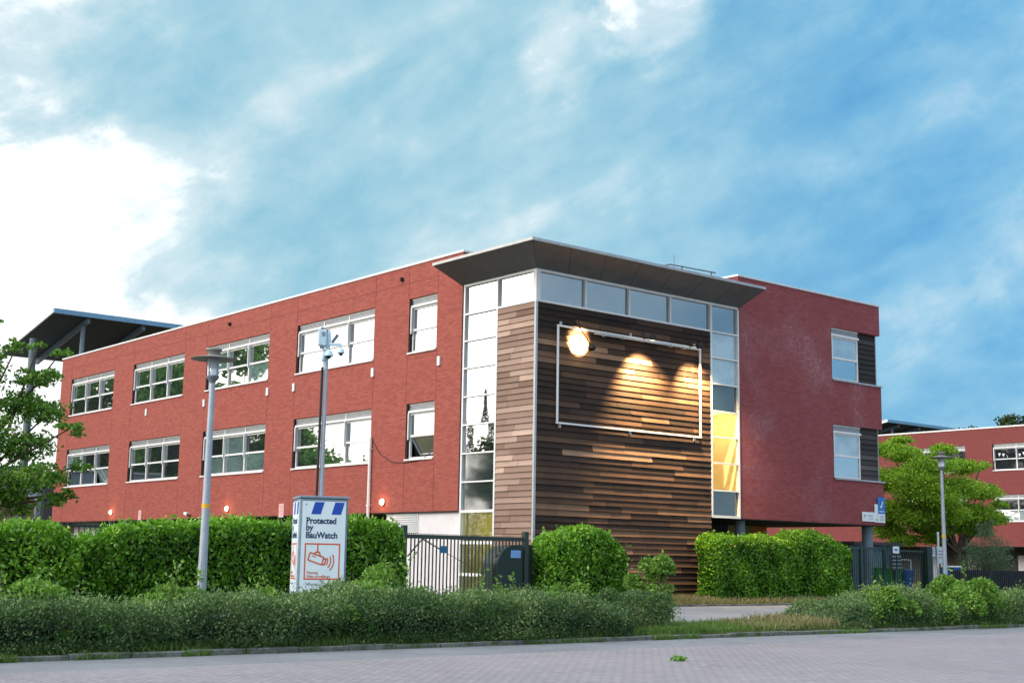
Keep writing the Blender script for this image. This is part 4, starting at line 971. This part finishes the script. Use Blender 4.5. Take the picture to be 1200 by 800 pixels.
def hedge(name, label, cat, x0, x1, y0, y1, ztop, mat, dens=900, size=.11, amp=.10, rnd=.25, group=None, spikes=.0, zbase=None, ends=True, bias=.0, depth=.2, width=.5):
    """ztop(x) gives the top height; leaves fill a shell over a rounded, uneven box"""
    zb = (lambda y: gz(y)) if zbase is None else (lambda y: zbase)
    o = ((x0 + x1) / 2, (y0 + y1) / 2, gz((y0 + y1) / 2))
    t = thing(name, label, cat, o, 0, group)
    L, Dp = x1 - x0, y1 - y0; H = float(np.mean([ztop(x) for x in np.linspace(x0, x1, 9)])) - o[2]
    fac = [('f', L * H), ('t', L * Dp), ('b', L * H * .35), ('l', Dp * H), ('r', Dp * H)]
    Cs, Ns = [], []
    for k, area in fac:
        n = int(area * dens); a, b = RNG.random(n), RNG.random(n); zt = lambda X: np.array([ztop(q) for q in X])
        if k == 'f': X = x0 + a * L; Y = np.full(n, y0); Z = b; N = np.tile((0, -1, 0), (n, 1))
        if k == 'b': X = x0 + a * L; Y = np.full(n, y1); Z = b; N = np.tile((0, 1, 0), (n, 1))
        if k == 't': X = x0 + a * L; Y = y0 + b * Dp; Z = np.ones(n); N = np.tile((0, 0, 1), (n, 1))
        if k == 'l': X = np.full(n, x0); Y = y0 + a * Dp; Z = b; N = np.tile((-1, 0, 0), (n, 1))
        if k == 'r': X = np.full(n, x1); Y = y0 + a * Dp; Z = b; N = np.tile((1, 0, 0), (n, 1))
        g = o[2] - .05; T = zt(X); Z = g + Z * (T - g)
        # round the upper and end edges
        dz = np.clip((Z - (T - rnd)) / rnd, 0, 1); cy = (y0 + y1) / 2; cxl = np.clip((x0 + rnd - X) / rnd, 0, 1); cxr = np.clip((X - (x1 - rnd)) / rnd, 0, 1)
        ey_ = np.clip(np.maximum(y0 + rnd - Y, Y - (y1 - rnd)) / rnd, 0, 1)
        q = np.stack([cxl * -1.0 + cxr, np.where(Y < cy, -ey_, ey_), dz], 1); nr = np.linalg.norm(q, axis=1); pull = np.where(nr > 1, (nr - 1) * rnd / np.maximum(nr, 1e-6), 0)[:, None]
        P = np.stack([X, Y, Z], 1) - q * pull
        Nn = np.where(nr[:, None] > .8, q / np.maximum(nr[:, None], 1e-6), N)
        Cs.append(P); Ns.append(Nn)
    C = np.concatenate(Cs); N = np.concatenate(Ns).astype(float)
    w1, w2 = Wob(f=(.5, 1.5)), Wob(f=(2, 5))
    dis = w1(C) * amp + w2(C) * amp * .8
    dep_ = RNG.exponential(depth * .45, len(C)); C = C + N * (dis - np.minimum(dep_, depth * 2) + RNG.random(len(C)) * .04)[:, None]
    if spikes: C[:, 2] += np.where((N[:, 2] > .5) & (RNG.random(len(C)) < .12), RNG.random(len(C)) * spikes, 0)
    if size > .1:                                     # stray upright shoots along the top
        k = int(L * 9); bx = RNG.uniform(x0 + .15, x1 - .15, k); by = RNG.uniform(y0 + .1, y1 - .1, k); hh = RNG.uniform(.08, .26, k); tt = RNG.random((k, 8))
        q = np.stack([bx[:, None] + RNG.normal(size=(k, 8)) * .03 + tt * RNG.normal(size=(k, 1)) * .06, by[:, None] + RNG.normal(size=(k, 8)) * .03, np.array([ztop(v) for v in bx])[:, None] - .06 + tt * hh[:, None]], 2).reshape(-1, 3)
        C = np.concatenate([C, q]); N = np.concatenate([N, np.tile((0, 0, 1.0), (len(q), 1))])
    keep = C[:, 2] > o[2] - .02; C, N = C[keep], N[keep]; n = len(C)
    A = RNG.normal(size=(n, 3)) * .75 + N * .55 + np.array((0, 0, .35)); Bn = RNG.normal(size=(n, 3)) * .9 + N * .5
    Bn = np.cross(A, Bn)  # leaf faces roughly outward
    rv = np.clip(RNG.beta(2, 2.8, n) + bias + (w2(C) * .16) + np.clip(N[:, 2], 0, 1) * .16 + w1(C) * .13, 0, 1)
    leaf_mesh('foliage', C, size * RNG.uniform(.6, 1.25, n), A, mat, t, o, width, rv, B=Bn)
    # twig core
    m = MB(); nx = max(3, int(L / .6)); ins = depth * 1.1
    ny = 3
    grid = []
    for i in range(nx + 1):
        x = x0 + ins + (L - 2 * ins) * i / nx; T = ztop(x) - ins * 1.1 - (.12 if i in (0, nx) else 0)
        ring = [(x, y0 + ins, o[2] - .1), (x, y0 + ins, T - .12), (x, y0 + ins + .12, T), (x, y1 - ins - .12, T), (x, y1 - ins, T - .12), (x, y1 - ins, o[2] - .1)]
        grid.append(ring)
    for i in range(nx):
        for k in range(5): m.face([grid[i][k], grid[i + 1][k], grid[i + 1][k + 1], grid[i][k + 1]])
    m.face(grid[0]); m.face(grid[-1]); m.build('branches', M['twig'], t, o)
    return t
def interp(pts): xs, zs = zip(*pts); return lambda x: float(np.interp(x, xs, zs))
def ptop(pix, y):       # top outline given where it stands: list of picture points on the plane y
    q = sorted((at(px, py, 'y', y).x, at(px, py, 'y', y).z) for px, py in pix); return interp(q)
LA = M['laurel']; LG = 'clipped laurel hedges along the school boundary'
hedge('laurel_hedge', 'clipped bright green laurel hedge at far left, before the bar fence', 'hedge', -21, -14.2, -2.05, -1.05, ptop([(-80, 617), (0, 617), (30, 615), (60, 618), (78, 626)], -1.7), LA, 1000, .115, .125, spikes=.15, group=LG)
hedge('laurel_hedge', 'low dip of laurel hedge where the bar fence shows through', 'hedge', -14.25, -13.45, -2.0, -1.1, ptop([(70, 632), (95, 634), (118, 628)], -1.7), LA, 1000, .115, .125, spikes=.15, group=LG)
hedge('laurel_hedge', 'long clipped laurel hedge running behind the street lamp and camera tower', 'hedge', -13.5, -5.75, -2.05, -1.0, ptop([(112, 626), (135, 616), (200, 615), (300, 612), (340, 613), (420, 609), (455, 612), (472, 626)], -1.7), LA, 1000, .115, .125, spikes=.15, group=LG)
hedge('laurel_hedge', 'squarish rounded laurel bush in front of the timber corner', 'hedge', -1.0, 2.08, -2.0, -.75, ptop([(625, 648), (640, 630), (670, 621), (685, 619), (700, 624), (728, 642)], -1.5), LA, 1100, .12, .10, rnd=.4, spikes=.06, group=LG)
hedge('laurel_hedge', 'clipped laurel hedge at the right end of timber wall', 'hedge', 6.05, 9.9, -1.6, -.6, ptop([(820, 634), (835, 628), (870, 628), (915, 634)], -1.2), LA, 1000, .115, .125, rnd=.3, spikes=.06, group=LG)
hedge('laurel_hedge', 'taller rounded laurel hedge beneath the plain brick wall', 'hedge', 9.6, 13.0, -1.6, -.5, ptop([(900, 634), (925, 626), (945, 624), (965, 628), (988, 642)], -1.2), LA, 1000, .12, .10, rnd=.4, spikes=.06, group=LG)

CO = M['cotoneaster']
def shrub(name, label, cat, c, dims, mat, n, size, seed=0, lobes=9, width=.45, group=None, flat=1.0, bias=0, shoots=0):
    c = Vector(c); o = (c.x, c.y, gz(c.y)); t = thing(name, label, cat, o, 0, group)
    dx, dy, h = dims; Cs = []; m = MB()
    per = n // lobes; dirs = []
    for k in range(lobes):
        px = c.x + RNG.uniform(-.5, .5) * dx; py = c.y + RNG.uniform(-.5, .5) * dy; rr = RNG.uniform(.28, .5) * min(h, max(dx, dy)) * .8
        edge = max(abs(px - c.x) / (dx / 2 + 1e-6), 0); pz = o[2] + h * (1 - .35 * edge) - rr * flat * RNG.uniform(.9, 1.5)
        d = RNG.normal(size=(per, 3)); d /= np.linalg.norm(d, axis=1, keepdims=True); d[:, 2] = np.where(d[:, 2] < -.5, -d[:, 2], d[:, 2])
        rad_ = rr * RNG.uniform(.45, 1.0, per) ** .6; P = np.array((px, py, pz)) + d * rad_[:, None] * np.array((1, 1, flat))
        Cs.append(P); dirs.append(d)
        m.tube([(c.x + (px - c.x) * .3, c.y + (py - c.y) * .3, o[2] - .05), ((c.x + px) / 2, (c.y + py) / 2, (o[2] + pz) / 2), (px, py, pz)], [.03, .02, .01], 5)
    nl = n // 2
    P = np.stack([c.x + RNG.uniform(-.55, .55, nl) * dx, c.y + RNG.uniform(-.55, .55, nl) * dy, o[2] + RNG.random(nl) * h * .55], 1); Cs.append(P); dirs.append(RNG.normal(size=(nl, 3)) + np.array((0, -.5, .2)))
    for s_ in range(shoots):
        bx, by = c.x + RNG.uniform(-.45, .45) * dx, c.y + RNG.uniform(-.4, .4) * dy; hh = h * RNG.uniform(.9, 1.22); lx, ly = RNG.uniform(-.2, .2, 2)
        ns = 26; tt = RNG.uniform(.35, 1, ns); P = np.stack([bx + lx * tt, by + ly * tt, o[2] + hh * tt], 1) + RNG.normal(size=(ns, 3)) * .05; Cs.append(P); dirs.append(RNG.normal(size=(ns, 3)) + np.array((0, 0, .3)))
        m.tube([(bx, by, o[2]), (bx + lx, by + ly, o[2] + hh)], [.008, .004], 4)
    C = np.concatenate(Cs); d = np.concatenate(dirs); keep = C[:, 2] > o[2]; C, d = C[keep], d[keep]
    A = RNG.normal(size=C.shape) * .8 + d * .6; B = np.cross(A, RNG.normal(size=C.shape) * .8 + d * .6 + np.array((0, 0, .3)))
    leaf_mesh('foliage', C, size * RNG.uniform(.6, 1.3, len(C)), A, mat, t, o, width, np.clip(RNG.beta(2.2, 2.4, len(C)) + bias, 0, 1), B)
    m.build('branches', M['bark'], t, o); return t
FH = ptop([(-80, 690), (0, 690), (60, 688), (150, 697), (210, 690), (300, 693), (360, 686), (430, 684), (520, 690), (600, 688), (650, 693), (712, 697)], -7.7)
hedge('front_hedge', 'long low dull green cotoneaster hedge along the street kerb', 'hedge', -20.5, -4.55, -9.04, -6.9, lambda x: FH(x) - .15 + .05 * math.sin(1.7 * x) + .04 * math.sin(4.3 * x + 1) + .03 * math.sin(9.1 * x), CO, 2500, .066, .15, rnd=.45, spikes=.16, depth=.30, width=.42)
shrub('shrub', 'dull green rounded shrub ending the front hedge by the driveway gap', 'shrub', (-3.75, -7.7, 0), (1.7, 1.5, .95), CO, 9000, .06, lobes=12)
BG = 'young bright green saplings growing in the shrubs'
BL = M['brightleaf']
for (px, w, h, n, lab) in ((40, 1.5, 1.12, 3300, 'pale green saplings on top of the hedge at far left'), (205, 1.1, 1.12, 1980, 'yellow green saplings at the foot of the left street lamp'), (455, 1.5, 1.42, 5720, 'tall leafy light green shrub right of the camera tower cabinet'), (660, 1.0, 1.10, 2420, 'bright green sprouts at the hedge below the squarish laurel bush'), (590, .8, 1.04, 990, 'small light sprouts in the hedge before the gate cabinet'), (764, .75, 1.68, 3300, 'upright light green sapling before the timber wall'), (310, .9, .98, 770, 'faint olive sprouts along the hedge top between lamp and cabinet')):
    P = at(px, 700, 'y', -7.7 if px != 764 else -6.6)
    shrub('sapling', lab, 'sapling', (P.x, P.y, 0), (w, .8, h), BL, n, .10, lobes=7, group=BG, width=.55, shoots=5 if px != 764 else 3)
# patches of brighter growth in the face of the hedge
for (px, py, w, h, n, lab) in ((100, 735, 1.0, .55, 700, 'bright green leafy patch low in the hedge near left kerb'), (400, 715, 1.1, .75, 900, 'bright green leafy patch below the camera tower'), (560, 705, 1.2, .8, 800, 'bright green leafy patch below the sliding gate')):
    P = at(px, py, 'y', -8.7); shrub('creeper', lab, 'creeper', (P.x, -8.72, 0), (w, .35, h), BL, n, .08, lobes=6, bias=-.15)
FR = ptop([(925, 722), (940, 706), (965, 696), (1000, 694), (1035, 690), (1065, 699), (1100, 694), (1140, 697), (1170, 691), (1210, 694), (1240, 694)], -7.7)
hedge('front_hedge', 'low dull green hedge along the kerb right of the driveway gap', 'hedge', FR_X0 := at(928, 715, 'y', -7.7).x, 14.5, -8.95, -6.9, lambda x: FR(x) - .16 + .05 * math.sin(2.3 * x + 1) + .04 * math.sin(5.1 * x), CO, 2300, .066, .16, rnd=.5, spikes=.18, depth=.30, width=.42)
for (px, w, h, n, lab) in ((1000, 1.5, 1.05, 3600, 'light green leafy shrub left of the entrance gate'), (1112, 2.1, 1.38, 8500, 'tall bright green leafy shrub in front of the right street lamp'), (1055, 1.3, .98, 2600, 'bright sprouts just left of the tall bright shrub'), (1188, .9, 1.0, 1000, 'few bright sprouts before the low picket fence at right')):
    P = at(px, 715, 'y', -7.6); shrub('shrub', lab, 'shrub', (P.x, -8.2, 0), (w, 1.3, h), BL, n, .10, lobes=9, shoots=4, width=.5)

def blades(name, label, regions, mat, hmin, hmax, cat=None):
    Cs, Ss = [], []
    for (x0, x1, y0, y1, n, k) in regions:
        X = RNG.uniform(x0, x1, n); Y = RNG.uniform(y0, y1, n); S = RNG.uniform(hmin, hmax, n) * k
        Cs.append(np.stack([X, Y, np.array([gz(y) for y in Y]) + S * .45], 1)); Ss.append(S)
    C = np.concatenate(Cs); S = np.concatenate(Ss); A = RNG.normal(size=C.shape) * .35 + np.array((0, 0, 1))
    tag(leaf_mesh(name, C, S, A, mat, None, (0, 0, 0), .10), label, kind='stuff')
blades('grass', 'green grass along the kerb and under the shrubs', [(-21, -2.4, -8.98, -8.6, 16000, 1), (-3.6, 14, -8.98, -7.3, 16000, 1), (-24, 16, -9.2, -8.95, 6000, .6), *[(q, q + RNG.uniform(.3, 1.4), -9.22, -8.95, 420, .85) for q in RNG.uniform(-22, 14, 14)], (-3, 2.2, -8.98, -7.2, 7000, .8), (-30, 40, -2.2, -.4, 16000, 1)], M['grass'], .06, .22)
blades('dry_grass', 'pale dry grass at the foot of the timber wall and driveway edge', [(1.8, 8, -2.2, -.1, 7000, 1), (-.8, 3.5, -8.95, -7.3, 4500, .9), (.6, 2.6, -8.9, -7.2, 1800, 1.3), (8, 13, -2.2, -1.5, 2500, 1)], M['drygrass'], .08, .28)

def tree(name, label, cat, base, trunk_h, r_trunk, clumps, n, size, mat, group=None, flat=.5, width=.5, bark=None, droop=0.0, rscale=1.0):
    """clumps: list of (centre, radius); each clump gets a limb and many twig sprays"""
    base = Vector(base); t = thing(name, label, cat, base, 0, group); m = MB()
    top = base + Vector((0, 0, trunk_h))
    m.tube([base - Vector((0, 0, .15)), base + Vector((.03, .02, trunk_h * .5)), top], [r_trunk * 1.2, r_trunk, r_trunk * .8], 9)
    tot = sum(r ** 2 for _, r in clumps); Cs, As, Rv = [], [], []
    for c, r in clumps:
        c = Vector(c); mid = top.lerp(c, .5) + Vector((RNG.normal() * .2, RNG.normal() * .2, .1 * r))
        m.tube([top - Vector((0, 0, trunk_h * .12)), mid, c], [r_trunk * .55, r_trunk * .3, r_trunk * .1], 6)
        nk = max(30, int(n * r * r / tot)); ns = max(3, nk // 26); d = RNG.normal(size=(ns, 3)); d /= np.linalg.norm(d, axis=1, keepdims=True)
        sc_ = np.array(c) + d * (r * RNG.uniform(.35, 1.0, (ns, 1)) ** .6) * np.array((1, 1, flat if flat else 1))
        tone = RNG.normal(size=ns) * .10
        for s_ in range(0, ns, 5):
            m.tube([tuple(c), tuple((np.array(c) + sc_[s_]) / 2 + RNG.normal(size=3) * .05 * r), tuple(sc_[s_])], [r_trunk * .09 + .004, .008, .004], 4)
        idx = np.repeat(np.arange(ns), 26); q = RNG.normal(size=(len(idx), 3)) * np.array((.22, .22, .09 if flat < .7 else .16)) * min(1.0, r) * rscale
        P = sc_[idx] + q; P[:, 2] -= droop * np.linalg.norm(q[:, :2], axis=1)
        A = RNG.normal(size=P.shape) * .6 + d[idx] * .5 * np.array((1, 1, .3)); Cs.append(P); As.append(A); Rv.append(np.clip(RNG.beta(2.2, 2.6, len(idx)) + tone[idx], 0, 1))
    C = np.concatenate(Cs); A = np.concatenate(As)
    B = np.cross(A, np.array((0, 0, 1.0)) + RNG.normal(size=C.shape) * .55)
    m.build('trunk', bark or M['bark'], t, base)
    leaf_mesh('crown', C, size * RNG.uniform(.6, 1.3, len(C)), A, mat, t, base, width, np.concatenate(Rv), B); return t
def blob_clumps(c, R, n, r, zsq=1.0, shell=.55):
    out = []
    for _ in range(n):
        d = RNG.normal(size=3); d /= np.linalg.norm(d); k = RNG.uniform(shell, 1.0)
        out.append((tuple(np.array(c) + d * np.array(R) * k * (1 - r / max(R) * .5)), r * RNG.uniform(.7, 1.25)))
    return out
# left tree (mostly outside the picture): limbs laid where its sprays hang
D0 = 36.5
cl = [(tuple(dep(px, py, D0 + dz)), r) for px, py, dz, r in ((-60, 430, 0, 1.3), (-90, 520, .5, 1.5), (-30, 500, -.6, 1.1), (10, 560, -.4, .85), (-30, 580, .2, 1.1), (30, 520, .3, .75), (45, 555, -.8, .65), (20, 470, .4, .7), (55, 440, .2, .40), (72, 412, 0, .28), (20, 405, .3, .34), (-20, 410, .5, .6), (45, 405, -.3, .20), (85, 500, -.2, .36), (92, 545, .2, .30), (60, 480, .5, .55), (-70, 370, .5, 1.0), (-5, 378, .2, .22), (75, 578, .1, .35), (20, 590, .4, .5), (-110, 450, 1, 1.4), (60, 585, -.3, .3), (35, 440, .1, .4))]
tb = dep(-75, 640, D0); tree('maple_tree', 'green broadleaf tree with hanging sprays at the left edge', 'tree', (tb.x, tb.y, G), 2.2, .16, cl, 36000, .115, M['maple'], flat=.55, width=.55, droop=.4)
# light green layered tree right
D1 = 59.0
cl = [(tuple(dep(px, py, D1 + dz)), r) for px, py, dz, r in ((1060, 530, 0, .8), (1090, 545, -.8, 1.0), (1125, 545, .2, .8), (1050, 560, .6, 1.1), (1080, 575, -1.2, 1.1), (1120, 570, -.5, 1.0), (1150, 575, .3, .8), (1045, 595, .2, 1.0), (1075, 605, -.9, .9), (1110, 600, -1.2, .95), (1145, 600, -.2, .9), (1165, 607, .3, .6), (1040, 525, .8, .7), (1150, 545, .6, .35), (1105, 527, .9, .6), (1085, 618, -.3, .6), (1130, 615, .4, .8), (1055, 515, 1.0, .45), (1020, 560, 1.5, 1.2), (1030, 610, 1.2, .8), (1098, 622, -.8, .5), (1172, 590, .4, .35), (1060, 632, -.4, .6), (1148, 622, .2, .55), (1092, 630, -.8, .5), (1042, 622, .6, .7), (1070, 560, -1.0, 1.0), (1100, 585, -1.4, .9))]
tb = dep(1123, 660, D1); tree('shade_tree', 'light yellow green tree with layered branches before the distant wing', 'tree', (tb.x, tb.y, G), 2.0, .15, cl, 68000, .125, M['zelkova'], flat=.42, width=.5, droop=.25)
P = dep(1155, 640, 55.5)
tree('young_conifer', 'small grey green feathery tree behind the low picket fence', 'tree', (P.x, P.y, G), .6, .06, [(tuple(dep(1155 + dx, 625 + dy, 55.5 + dz)), r) for dx, dy, dz, r in ((0, 0, 0, .4), (-12, 18, .2, .5), (14, 16, -.2, .5), (0, 25, -.4, .6), (-16, 36, 0, .5), (18, 34, .2, .5), (-2, 42, 0, .6), (4, -12, 0, .25), (-6, -6, 0, .25))], 9000, .09, M['greygreen'], flat=.8, width=.3)
# trees beyond the distant wing
for i, (px, py, D, R) in enumerate(((1166, 496, 135, 2.6), (1193, 496, 140, 2.4), (1130, 504, 138, 1.9))):
    c = dep(px, py, D); h = c.z
    tree('background_tree', ['dark tree crown rising above the middle of the visible far wing roof', 'dark tree crown above the far wing roof at the right frame edge', 'low dark crown just showing over far wing roof near its canopy'][i], 'tree', (c.x, c.y, G), h * .6, .3, blob_clumps((c.x, c.y, c.z - 1.6), (R, R, 2.6), 14, 1.1), 5200, .36, M['darktree'], group='trees beyond the distant wing', flat=.7)
# trees across the yard at left, mirrored in the left windows
RT = 'trees across the yard mirrored in the left windows'
for i, (x, y, h, R) in enumerate(((-23, 102, 23, 5.5), (-24, 94, 22, 5), (-22, 86, 22, 5), (-24, 78, 22, 5), (-23, 70, 22, 4.8), (-24, 63, 19.5, 4.4), (-24, 55.5, 12.0, 3.4), (-25, 50, 9.2, 3.0), (-25, 44, 7.2, 2.8))):
    tree('yard_tree', 'leafy tree of the row mirrored in the left windows', 'tree', (x, y, G), h * .35, .28, blob_clumps((x, y, h * .55), (R, R, h * .46), 30, R * .36, shell=.3), 12000, .48, M['maple'], group=RT, flat=.8, rscale=1.6)
def conifer(x, y, h, r, lab):
    t = thing('conifer_tree', lab, 'tree', (x, y, G), 0, 'conifers mirrored in the corner glass'); m = MB(); m.tube([(x, y, G - .1), (x, y, h)], [.14, .02], 8); m.build('trunk', M['bark'], t, (x, y, G))
    n = 9000; tt = RNG.random(n) ** 1.35; a = RNG.uniform(0, 6.28, n); lay = np.sin(tt * 46) * .22 + .78; rr = r * (1 - tt) * np.sqrt(RNG.random(n)) * lay + .05
    C = np.stack([x + rr * np.cos(a), y + rr * np.sin(a), G + .4 + tt * (h - .5) - rr * .25], 1); A = np.stack([np.cos(a), np.sin(a), -.3 + 0 * a], 1) + RNG.normal(size=(n, 3)) * .3
    leaf_mesh('crown', C, .22 * RNG.uniform(.6, 1.2, n), A, M['conifer'], t, (x, y, G), .35)
conifer(-45, 61.3, 14.4, 2.0, 'slim conifer mirrored in the corner glass'); conifer(-45, 58.5, 15.4, 2.1, 'slim conifer mirrored in the corner glass')
for x, y, h, R in ((-24, 25.5, 9.4, 2.6), (-24, 28, 9.8, 2.6), (-25, 31, 10.2, 2.6)):
    tree('yard_tree', 'leafy tree of the row mirrored in the left windows', 'tree', (x, y, G), h * .35, .2, blob_clumps((x, y, h * .55), (R, R, h * .42), 22, R * .4, shell=.2), 9000, .36, M['darktree'], group=RT, flat=.8, rscale=1.6)

# small weed lying on the street
t = thing('weed', 'small green leafy weed lying on the brick paved street', 'weed', (-8.43, -13.65, .0))
n = 60; A = RNG.normal(size=(n, 3)) * np.array((1, 1, .35)) + np.array((0, 0, .3)); C = RNG.normal(size=(n, 3)) * np.array((.07, .05, .02)) + np.array((0, 0, .05)); C[:, 2] = np.maximum(C[:, 2], .01)
leaf_mesh('leaves', C, .09 * RNG.uniform(.6, 1.2, n), A, M['laurel'], t)
m = MB(); m.tube([(-.1, 0, .01), (.0, .01, .02), (.12, -.02, .015)], .006, 5); m.build('stem', M['bark'], t)

# leaf litter along the gutter
n = 520; C = np.stack([RNG.uniform(-20, 12, n), -9.2 - RNG.exponential(.35, n), np.full(n, .012)], 1); C[:70, 1] = RNG.uniform(-16, -10, 70); A = RNG.normal(size=(n, 3)) * np.array((1, 1, .08))
tag(leaf_mesh('leaf_litter', C, RNG.uniform(.02, .06, n), A, leafmat('fallen_leaves', [(0, (.06, .05, .03)), (.6, (.14, .12, .06)), (1, (.22, .20, .09))], .1, .8), None, (0, 0, 0), .5, B=np.tile((0, 0, 1.0), (n, 1))), 'scattered small dry leaves in the gutter', kind='stuff')
